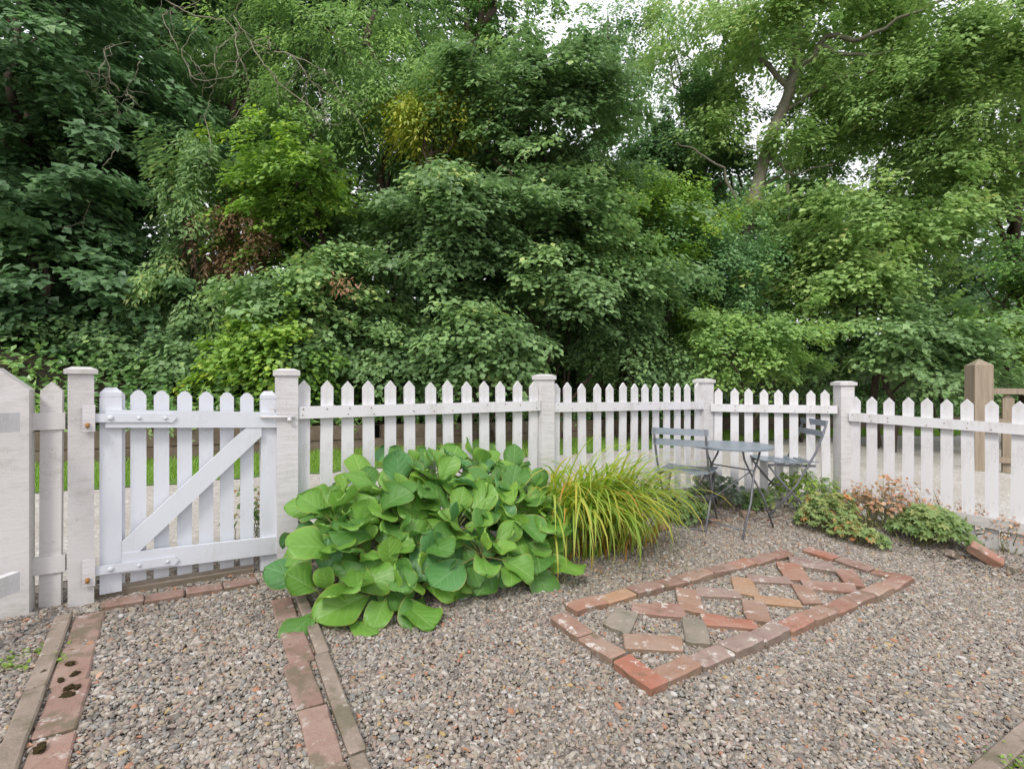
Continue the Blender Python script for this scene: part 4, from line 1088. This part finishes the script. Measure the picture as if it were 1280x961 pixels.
# ------------------------------------------------------------------ bistro table and chairs
def steel(name, pts, r, parent, seg=6, flat=None):
    return link(name, tubes_mesh(name, [(np.array(pts, float), r, seg, 0)], M_STEEL), parent)
def make_chair(name, label, loc, rz):
    c = thing(name, label, "chair", loc, rz, "folding bistro chairs")
    W = .205
    for s in (-1, 1):
        y = s * W
        steel("back_leg", [(-.275, y, .83), (-.245, y, .72), (-.185, y, .56), (-.02, y, .27), (.215, y, 0)], .0095, c, 6)
        yy = s * (W - .022)
        steel("front_leg", [(.20, yy, .435), (.06, yy, .26), (-.18, yy, 0)], .0095, c, 6)
        link("seat_rail", board_mesh("seat_rail", (-.19, s * (W - .02), .437), (.205, s * (W - .02), .443), .022, .006, M_STEEL), c, (-.19, s * (W - .02), .437))
    steel("crossbar", [(.20, -W + .02, .10 - .06), (.20, W - .02, .10 - .06)], .006, c)
    steel("crossbar", [(-.17, -W + .02, .012), (-.17, W - .02, .012)], .006, c)
    steel("pivot_bar", [(.035, -W, .235), (.035, W, .235)], .006, c)
    for z, x in ((.805, -.268), (.715, -.242)):        # curved back slats
        bm = bmesh.new(); n = 9; h = .052
        for k in range(n):
            yy = -W - .02 + (2 * W + .04) * k / (n - 1); xx = x - .018 * (1 - (yy / W) ** 2) + .012
            for q in ((xx - .004, -h / 2), (xx + .004, -h / 2), (xx + .004 + .008, h / 2), (xx - .004 + .008, h / 2)):
                bm.verts.new((q[0] - .012, yy, z + q[1]))
        bm.verts.ensure_lookup_table()
        for k in range(n - 1):
            for j in range(4): bm.faces.new([bm.verts[4 * k + j], bm.verts[4 * k + (j + 1) % 4], bm.verts[4 * k + 4 + (j + 1) % 4], bm.verts[4 * k + 4 + j]])
        bm.faces.new([bm.verts[j] for j in range(4)]); bm.faces.new([bm.verts[4 * (n - 1) + 3 - j] for j in range(4)])
        link("back_slat", bm_mesh("back_slat", bm, M_METAL), c)
    for k in range(6):
        x = -.175 + .071 * k
        zz = .452 + .010 * ((k - 2.5) / 2.5) ** 2
        bm = bmesh.new(); n = 7
        for j in range(n):
            yy = -W - .008 + (2 * W + .016) * j / (n - 1); dz = .012 * (yy / W) ** 2
            for q in ((-.030, -.004), (.030, -.004), (.030, .004), (-.030, .004)):
                bm.verts.new((q[0], yy, q[1] + dz))
        bm.verts.ensure_lookup_table()
        for j in range(n - 1):
            for q in range(4): bm.faces.new([bm.verts[4 * j + q], bm.verts[4 * j + (q + 1) % 4], bm.verts[4 * j + 4 + (q + 1) % 4], bm.verts[4 * j + 4 + q]])
        bm.faces.new([bm.verts[q] for q in range(4)]); bm.faces.new([bm.verts[4 * (n - 1) + 3 - q] for q in range(4)])
        link("seat_slat", bm_mesh("seat_slat", bm, M_METAL), c, (x, 0, zz))
    return c
def gp3(x, y, dz=.006): return (x, y, float(gz(x, y)) + dz)
ch1 = make_chair("bistro_chair", "blue grey folding chair left of the table, seen from behind beside the long grass", gp3(1.49, 4.42), math.atan2(.85, .53))
def copy_tree(o, parent=None):
    c = o.copy(); COL.objects.link(c); c.parent = parent
    for k in list(o.children): copy_tree(k, c)
    return c
ch2 = copy_tree(ch1)
ch2.location = gp3(2.44, 4.68); ch2.rotation_euler = (0, 0, R(176))
ch2['label'] = "blue grey folding chair right of the table, facing it side on"
tc_ = Vector((1.86, 4.40, 0)); tz = float(gz(tc_.x, tc_.y))
tab = thing("bistro_table", "small round blue grey folding metal table between the two chairs", "table", (tc_.x, tc_.y, tz))
bm = bmesh.new()
rings = [(.0, .704), (.300, .704), (.318, .7035), (.325, .699), (.325, .682), (.321, .682), (.318, .695), (.0, .695)]
ns = 48; vv = []
for r_, z_ in rings:
    vv.append([bm.verts.new((r_ * math.cos(2 * math.pi * k / ns), r_ * math.sin(2 * math.pi * k / ns), z_)) for k in range(ns)] if r_ else [bm.verts.new((0, 0, z_))])
for a1, b1 in zip(vv[:-1], vv[1:]):
    for k in range(ns):
        if len(a1) == 1: bm.faces.new((a1[0], b1[k], b1[(k + 1) % ns]))
        elif len(b1) == 1: bm.faces.new((a1[k], b1[0], a1[(k + 1) % ns]))
        else: bm.faces.new((a1[k], b1[k], b1[(k + 1) % ns], a1[(k + 1) % ns]))
link("table_top", bm_mesh("table_top", bm, M_METAL, smooth=False), tab)
e1 = Vector((.78, .62, 0)); e2 = Vector((-.50, .866, 0)); oc = Vector((.0, .08, 0))
def tp(a, b, z): q = e1 * a + e2 * b; return (q.x + oc.x * (1 - z / .7), q.y + oc.y * (1 - z / .7), z)
for s in (-1, 1):
    b0 = .20 * s; b1 = .30 * s
    steel("leg", [tp(.13, b0, .69), tp(.10, b0, .60), tp(.02, b0 * 1.05, .50), tp(-.12, b1 * .9, .27), tp(-.28, b1, 0)], .0085, tab)
    b0 = .178 * s; b1 = .278 * s
    steel("leg", [tp(-.13, b0, .69), tp(-.09, b0, .60), tp(-.01, b0 * 1.05, .50), tp(.13, b1 * .9, .27), tp(.28, b1, 0)], .0085, tab)
steel("stretcher", [tp(.0, -.21, .51), tp(.0, .21, .51)], .006, tab)
steel("stretcher", [tp(-.24, -.28, .07), tp(-.24, .28, .07)], .006, tab)
steel("brace", [tp(-.25, .27, .06), tp(.0, -.19, .50)], .006, tab)
steel("top_rail", [tp(.13, -.22, .69), tp(.13, .22, .69)], .006, tab)
steel("top_rail", [tp(-.13, -.22, .69), tp(-.13, .22, .69)], .006, tab)

# ------------------------------------------------------------------ big-leaved clump
def berg_leaf(seed):
    r = random.Random(seed)
    nt_, ns_ = 14, 12
    V, U = [], []
    cup = r.uniform(-.7, 1.3); bend = r.uniform(-.3, .8); wv = r.uniform(.04, .13); ph = r.uniform(0, 6); tw_ = r.uniform(-.35, .35); ratio = r.uniform(.80, .98)
    for i in range(nt_ + 1):
        t = .5 - .5 * math.cos(math.pi * (i / nt_) ** .95)
        tt = .015 + .985 * t
        wd = .5 * ratio * (math.sin(math.pi * min(1, tt ** 1.22)) ** .46) * (tt ** .42) * 1.13 if tt < 1 else 0.0
        wd = max(wd, .012 if i < nt_ else .03)
        for j in range(ns_ + 1):
            s = -1 + 2 * j / ns_
            x = s * wd
            yv = t - (.03 * s * s * t)
            z = cup * x * x * 1.2 - bend * t * t * .6 + wv * abs(s) ** 3 * math.sin(7.5 * t + ph + (1.6 if s > 0 else 0)) + tw_ * x * t + .005 * math.cos((t - .42 * abs(s)) * 40) * abs(s) ** .5
            z += -.02 * math.exp(-(s * 9) ** 2)
            V.append((x, yv, z)); U.append((j / ns_, t))
    q = np.arange((nt_ + 1) * (ns_ + 1)).reshape(nt_ + 1, ns_ + 1)
    Fc = np.c_[q[:-1, :-1].ravel(), q[:-1, 1:].ravel(), q[1:, 1:].ravel(), q[1:, :-1].ravel()]
    return np.array(V), Fc, np.array(U)
BL = []
for k in range(14):
    V, Fc, U = berg_leaf(k + 1)
    BL.append([np_mesh("leaf", V, Fc, mt, smooth=True, uv=U) for mt in BERG])
bc = Vector((-.46, 3.08, 0)); bcz = float(gz(bc.x, bc.y))
berg = thing("broad_leaved_plant", "large clump of broad glossy green leaves in front of the fence beside the gate", "plant", (bc.x, bc.y, bcz))
br = random.Random(12)
e_s = Vector((.815, .58, 0)); e_n = Vector((-.58, .815, 0))
HS, HN, HZ = .93, .47, .60
petioles = []
GA = 2.39996
nl = 0
for row, (nn_, hz_, tilt) in enumerate(((-.27, .15, .95), (-.12, .33, .72), (.06, .47, .48), (.22, .50, .25))):
    for col in range(6):
        s_ = -.60 + 1.28 * (col + .5 * (row % 2)) / 5.5 + br.gauss(0, .04)
        n_ = nn_ + br.gauss(0, .03) + (.10 * (abs(s_) / .8) ** 2 if row == 0 else 0)
        cen = e_s * s_ + e_n * n_
        cen.z = hz_ * (1 + .22 * s_) * (1 - .28 * (abs(s_) / .7) ** 3) + br.gauss(0, .02)
        ax_ = (Vector((0, 0, 1)) + (-e_n) * tilt + e_s * (.55 * s_ * abs(s_)) + Vector((br.gauss(0, .12), br.gauss(0, .12), 0))).normalized()
        bx_ = ax_.orthogonal().normalized(); by_ = ax_.cross(bx_)
        cnt = 12 if row < 3 else 9
        ph0 = br.uniform(0, 6.28)
        for k in range(cnt):
            if nl >= 290: break
            f = (k + .5) / cnt                              # 0 = youngest, in the middle
            az = ph0 + GA * k + br.gauss(0, .15)
            el = R(74) - f ** .9 * R(78) + br.gauss(0, .16)
            rad_ = bx_ * math.cos(az) + by_ * math.sin(az)
            d = (rad_ * math.cos(el) + ax_ * math.sin(el)).normalized()
            nrm = (ax_ - d * ax_.dot(d)); nrm = (nrm.normalized() + Vector((br.gauss(0, .18), br.gauss(0, .18), br.gauss(0, .12)))).normalized()
            d = (d - nrm * d.dot(nrm)).normalized()
            size = (.13 + .105 * min(1, f * 1.6)) * br.uniform(.8, 1.15)
            pet = (.04 + .07 * f) * br.uniform(.8, 1.2)
            base = cen + rad_ * (.01 + .05 * f) + d * pet
            tp_ = base + d * size; tipz = tp_.z
            if tp_.dot(e_s) < -.93 or tp_.dot(e_n) < -.66: continue
            if tipz < .02: 
                d = (d + Vector((0, 0, (.03 - tipz) / size))).normalized(); nrm = (nrm - d * nrm.dot(d)).normalized()
            r_ = d.cross(nrm)
            mk = br.choices((0, 1, 2, 3), ((2, 5, 3.5, .5) if f < .4 else (5, 5, .6, 2.4)))[0]
            link("leaf", BL[br.randrange(14)][mk], berg, base, Matrix((r_, d, nrm)).transposed().to_euler(), (size * br.uniform(.88, 1.05), size, size))
            petioles.append((base, d, cen)); nl += 1
pit = []
for p, d, cen in petioles:
    pit.append((np.array([cen - Vector((0, 0, .03)), (cen + p) / 2 - d * .01 + Vector((0, 0, -.012)), p - d * .01, p + d * .03]), np.array([.0075, .0065, .005, .003]), 5, 0))
for cen in {tuple(q[2]) for q in petioles}:
    pit.append((np.array([(cen[0] * .8, cen[1] * .8, -.02), (cen[0] * .9, cen[1] * .9, cen[2] * .5), cen]), np.array([.016, .014, .012]), 6, .1))
link("stalks", tubes_mesh("stalks", pit, M_PETIOLE), berg)

# ------------------------------------------------------------------ strap-leaved clump
def strap_blades(n, seed, root_c, rs, tend, L0, L1, w0, hue_f):
    rg = np.random.default_rng(seed); V, Fc, H = [], [], []; seg = 9; off = 0
    for k in range(n):
        rx, ry = rg.normal(0, rs[0]), rg.normal(0, rs[1])
        root = np.array(root_c) + np.array([rx * e_s.x + ry * e_n.x, rx * e_s.y + ry * e_n.y, 0])
        az = tend[0] + rg.normal(0, tend[1])
        az += .5 * math.atan2(ry, rx) * 0
        h = np.array([math.cos(az), math.sin(az), 0.])
        L = rg.uniform(L0, L1); th = rg.uniform(.0, .35); curl = rg.uniform(1.2, 2.7)
        p = root.copy(); wd = w0 * rg.uniform(.7, 1.25); hb = hue_f(rg); kink = rg.random() < .15
        sd = np.cross(h, [0, 0, 1.]); sd = sd / np.linalg.norm(sd) + rg.normal(0, .15, 3)
        for i in range(seg + 1):
            t = i / seg
            a = th + curl * (t ** 1.9) + (.6 if kink and t > .55 else 0)
            d = h * math.sin(a) + np.array([0, 0, 1.]) * math.cos(a)
            if i: p = p + d * L / seg
            p[2] = max(p[2], float(gz(p[0], p[1])) + .015)
            ww = wd * (1 - t ** 2.2) * (.55 + .9 * t if t < .5 else 1.0) + .0008
            V += [p - sd * ww, p + sd * ww]
            H += [hb + .25 * max(0, t - .5) ** 1.0] * 2
        for i in range(seg):
            Fc.append((off + 2 * i, off + 2 * i + 1, off + 2 * i + 3, off + 2 * i + 2))
        off += 2 * (seg + 1)
    return np.array(V), np.array(Fc), np.array(H)
sc_ = Vector((.58, 3.67, 0)); scz = float(gz(sc_.x, sc_.y))
lily = thing("strap_leaved_plant", "arching clump of long yellow green strap leaves between the broad leaves and the chair", "plant", (sc_.x, sc_.y, scz))
hf = lambda r: float(r.choice([.12, .3, .42, .58, .72], p=[.12, .26, .26, .22, .14]) + r.normal(0, .06))
parts = [strap_blades(240, 1, (sc_.x - .05, sc_.y, scz), (.20, .08), (R(-65), .55), .65, 1.1, .0105, hf),
         strap_blades(190, 2, (sc_.x + .08, sc_.y + .03, scz), (.20, .07), (R(-35), .45), .6, 1.0, .0105, hf),
         strap_blades(120, 3, (sc_.x - .15, sc_.y - .02, scz), (.14, .06), (R(-110), .7), .5, .9, .010, hf),
         strap_blades(120, 4, (sc_.x, sc_.y + .03, scz), (.22, .05), (R(60), 1.4), .6, 1.0, .010, hf)]
# 290 largest leaves are single parts, the rest one part
cnt = 0
rest = [[], [], []]; roff = 0
SEG = 9; vb = 2 * (SEG + 1)
for V, Fc, H in parts:
    nb = len(V) // vb
    for k in range(nb):
        v = V[k * vb:(k + 1) * vb]; h_ = H[k * vb:(k + 1) * vb]
        if cnt < 290 and k % 2 == 0:
            me = np_mesh("leaf", v - np.array([sc_.x, sc_.y, scz]), Fc[:SEG], LEAF['strap'], {'hue': np.clip(h_, 0, 1)}, smooth=True)
            link("leaf", me, lily); cnt += 1
        else:
            rest[0].append(v - np.array([sc_.x, sc_.y, scz])); rest[1].append(Fc[:SEG] + roff); rest[2].append(h_); roff += vb
o = link("leaf_mass", np_mesh("leaf_mass", np.concatenate(rest[0]), np.concatenate(rest[1]), LEAF['strap'], {'hue': np.clip(np.concatenate(rest[2]), 0, 1)}, smooth=True), lily)
o['kind'] = 'stuff'
# dead thatch under it
V, Fc, H = strap_blades(170, 9, (sc_.x, sc_.y - .02, scz), (.28, .10), (R(-55), .9), .15, .38, .006, lambda r: float(r.uniform(.85, 1)))
o = link("dead_leaves", np_mesh("dead_leaves", V - np.array([sc_.x, sc_.y, scz]), Fc, LEAF['strap'], {'hue': np.clip(H, 0, 1)}, smooth=True), lily)
o['kind'] = 'stuff'

# ------------------------------------------------------------------ border plants along the fence
def clump(name, label, cat, px, py, rad, hgt, n, kind, mat, leaf, seed, hue=.5, hs=.2, stems=14, group="low border plants at the foot of the fence"):
    rg = np.random.default_rng(seed)
    c = G(px, py + 5, .07); c.z = float(gz(c.x, c.y))
    t = thing(name, label, cat, c, group=group)
    th = rg.uniform(0, 6.28, n); r = rg.uniform(0, 1, n) ** .5
    x, y = r * np.cos(th) * rad[0], r * np.sin(th) * rad[1]
    X = x * e3.x + y * n3.x; Y = x * e3.y + y * n3.y
    lump = np.array([mnoise.noise(Vector((a * 5, b * 5, seed))) for a, b in zip(X, Y)])
    top = hgt * (np.sqrt(np.clip(1 - (r * .95) ** 2, 0, 1)) * .8 + .2) * (1 + .7 * lump)
    z = top * rg.uniform(.25, 1, n) ** .6
    P = np.c_[X, Y, z + .01]
    nr = np.c_[X / rad[0] * .7, Y / rad[0] * .7 - .25, np.full(n, .8)] + rg.normal(0, .35, (n, 3))
    dr = np.c_[X, Y, np.full(n, -.05)] / rad[0] + rg.normal(0, .5, (n, 3))
    link("foliage", leaf_mesh(name, kind, P, nr, dr, leaf * rg.uniform(.55, 1.3, n), hue + rg.normal(0, hs, n) + lump * .35, LEAF[mat]), t)
    its = [(wobble_path((rg.normal(0, rad[0] * .3), rg.normal(0, rad[1] * .3), -.01), P[rg.integers(0, n)], 5, .3, rg), np.linspace(.004, .0015, 5), 4, 0) for _ in range(stems)]
    link("stems", tubes_mesh("stems", its, M_PETIOLE), t)
    return t
e3 = Vector((.95, -.31, 0)); n3 = Vector((.31, .95, 0))
clump("cranesbill", "low green plant behind the left chair's seat", "plant", 850, 640, (.22, .12), .26, 300, 'palm', 'geran', .055, 1, .25, .15)
clump("sedum", "grey green round leaved plant behind the table legs", "plant", 895, 630, (.24, .10), .34, 340, 'round', 'grey', .05, 2, .45, .3)
clump("cranesbill", "green leafy plant between table and right chair legs", "plant", 945, 634, (.16, .08), .18, 160, 'palm', 'geran', .055, 3, .3, .15)
clump("lime_herb", "bright lime green bushy plant behind the right chair", "plant", 1005, 636, (.28, .18), .42, 750, 'narrow', 'lime', .055, 4, .5)
clump("cranesbill", "green plant with a few orange leaves right of the right chair", "plant", 1035, 650, (.24, .15), .28, 340, 'palm', 'geran', .06, 5, .5, .2)
e3 = Vector((.57, -.82, 0)); n3 = Vector((.82, .57, 0))
clump("dry_bramble", "plant of dry pinkish brown leaves left of the fresh green leaves by the right panel", "plant", 1105, 658, (.34, .16), .38, 560, 'round', 'autumn', .032, 6, .45, .25, stems=40)
clump("dry_bramble", "pale sparse dry sprays against the right fence panel", "plant", 1165, 664, (.55, .12), .42, 560, 'kite', 'autumn', .03, 7, .75, .2, stems=50)
clump("cranesbill", "fresh green lobed leaved plant on the gravel edge near the leaning brick", "plant", 1165, 676, (.25, .15), .27, 420, 'palm', 'geran', .075, 8, .42, .17, stems=24)
clump("cranesbill", "small yellowing plant between chair and dry brown plant", "plant", 1072, 664, (.22, .14), .20, 240, 'palm', 'geran', .05, 9, .65, .15)
clump("dry_bramble", "tiny tuft of dry leaves right of the leaning brick", "plant", 1262, 690, (.14, .08), .26, 130, 'kite', 'autumn', .03, 10, .6, .2)
e3 = Vector((.815, .58, 0)); n3 = Vector((-.58, .815, 0))
clump("fern_seedling", "small blue green seedling against the first fence panel", "plant", 490, 690, (.12, .06), .62, 60, 'kite', 'grey', .05, 11, .4, .2)
clump("weeds", "weeds seen through the gate beside its latch post", "plant", 318, 672, (.16, .10), .42, 130, 'kite', 'geran', .05, 12, .4, .3)

# rocks and the leaning brick at the bed edge
def rock(px, py, s, seed, lab, mat=M_ROCK, sc3=(1.2, .8, .7), rot=(0, 0, 0), dz=0, at=None):
    bm = bmesh.new(); bmesh.ops.create_icosphere(bm, subdivisions=2, radius=1)
    for v in bm.verts:
        d = v.co.normalized(); q = Vector([max(-.62, min(.62, k)) for k in d])
        v.co = q * (1.2 + .3 * mnoise.noise(d * 1.6 + Vector((seed, 0, 0)))); v.co = Vector((v.co.x * sc3[0], v.co.y * sc3[1], v.co.z * sc3[2])) * s
    p = G(px, py + 10, .04) if at is None else Vector((at[0], at[1], 0)); p.z = float(gz(p.x, p.y))
    return tag(link("stone", bm_mesh("stone", bm, mat), None, (p.x, p.y, p.z + s * .35 + dz), rot or (0, 0, seed)), lab, "stone", "stones edging the border bed")
rock(800, 652, .05, 1, "brownish bed stone at the long grass's right edge", rot=(0, 0, .3))
rock(828, 648, .055, 2, "squarish red brown stone under the left chair", rot=(.1, 0, .7))
rock(893, 640, .06, 3, "red brown stone behind the left chair's front legs", rot=(0, .1, .2))
rock(912, 638, .05, 4, "smallest brown stone in the bed under the table's left half", rot=(0, 0, 1.2))
rock(934, 636, .065, 5, "buff stone under the table's right half", rot=(.1, 0, .4))
rock(952, 633, .06, 6, "pale stone just left of the right chair's legs", rot=(0, .2, 1.9))
rock(907, 612, .07, 7, "pinkish terracotta coloured stone standing up behind the table", M_BRICK_RED, (.8, .7, 1.2))
rock(1065, 662, .05, 8, "grey stone right of the right chair at the bed edge", rot=(0, 0, .9))
rock(1095, 664, .045, 9, "pale buff stone in front of the dry brown plant", rot=(0, 0, .1))
rock(1212, 676, .06, 10, "dark flat stone left of the leaning red brick", sc3=(1.2, .7, .6), rot=(0, .5, .3), at=(3.20, 3.76))
rock(1258, 684, .045, 11, "small dark stone right of the leaning red brick", M_BRICK_MOSS, rot=(0, 0, .5), at=(3.40, 3.52))
p = Vector((3.31, 3.66, 0))
lb = link("loose_brick", slab("loose_brick", .20, .095, .062, M_BRICK_RED, .006, 99, .006), None, (p.x, p.y, float(gz(p.x, p.y)) + .035), (R(18), R(32), R(-38)))
tag(lb, "loose orange red brick leaning in the gravel at the right fence's foot", "brick")

# ------------------------------------------------------------------ brown timber post and field gate beyond the fence, right
wz = 6.85
wp = DP(1223.5, 585, wz)
tgp = thing("timber_post", "thick brown timber post with shallow pointed top beyond the white fence on the right", "post", (wp.x, wp.y, wp.z))
bm = bmesh.new(); hw = .105; H_ = 1.36
bm_box(bm, (-hw, -hw, -.1), (hw, hw, H_))
b2 = [bm.verts.new((a * hw * .99, b * hw * .99, H_ - .001)) for a, b in ((-1, -1), (1, -1), (1, 1), (-1, 1))]
r1 = bm.verts.new((0, 0, H_ + .085))
for k in range(4): bm.faces.new((b2[k], b2[(k + 1) % 4], r1))
link("post_shaft", bm_mesh("timber_post", bm, M_TIMBER, bevel=.008), tgp, (0, 0, 0), (0, 0, R(-12)))
fg = thing("field_gate", "brown timber field gate with rails and angled brace right of the thick post", "gate", (wp.x + .2, wp.y, wp.z))
for z0, z1 in ((1.02, 1.0), (.62, .60), (.12, .10)):
    link("rail", board_mesh("rail", (-.06, 0, z0), (1.9, -.45, z1), .075, .05, M_TIMBER), fg, (-.06, 0, z0))
for x in (.17, .62, 1.07, 1.52):
    y_ = -.45 * (x + .06) / 1.96 + .04
    link("upright", picket_mesh("upright", 1.02, .13, .03, M_TIMBER, .05), fg, (x, y_, -.05), (0, 0, -.23))
link("brace", board_mesh("brace", (.42, -.06, .86), (.20, -.01, .64), .07, .04, M_TIMBER), fg, (.42, -.06, .86))
link("brace", board_mesh("brace", (.42, -.06, .86), (.66, -.12, .64), .07, .04, M_TIMBER), fg, (.42, -.06, .86))

# small finds on the gravel
rg = np.random.default_rng(31)
P = []
for px, py in ((10, 830), (30, 822), (22, 838), (60, 815), (70, 822), (68, 832), (1268, 955), (1276, 948), (1255, 958), (1262, 962), (0, 842), (1240, 962)):
    q = G(px, py)
    for _ in range(16): P.append((q.x + rg.normal(0, .025), q.y + rg.normal(0, .025), q.z + .01 + abs(rg.normal(0, .014))))
P = np.array(P)
tag(link("weed_seedlings", leaf_mesh("weed_seedlings", 'kite', P, rg.normal(0, .3, P.shape) + np.array([0, 0, 1.]), rg.normal(0, 1, P.shape), rg.uniform(.015, .03, len(P)), rg.uniform(.1, .7, len(P)), LEAF['lime'])), "tiny green weed seedlings in the gravel at the bottom corners", "weeds", kind='stuff')
P = []
for _ in range(130):
    px = rg.uniform(720, 1180); py = rg.uniform(640, 700) if px > 860 else rg.uniform(690, 730); q = G(px, py); P.append((q.x, q.y, q.z + .02))
for _ in range(45):
    q = G(rg.uniform(20, 1260), rg.uniform(740, 955)); P.append((q.x, q.y, q.z + .022))
for _ in range(40):
    q = G(rg.uniform(110, 330), rg.uniform(700, 740)); P.append((q.x, q.y, q.z + .02))
P = np.array(P)
tag(link("fallen_leaves", leaf_mesh("fallen_leaves", 'kite', P, rg.normal(0, .3, P.shape) + np.array([0, 0, 1.]), rg.normal(0, 1, P.shape), rg.uniform(.015, .04, len(P)), rg.uniform(.2, 1, len(P)), LEAF['autumn'])), "scattered dry fallen leaves on the gravel by the border", "fallen leaves", kind='stuff')
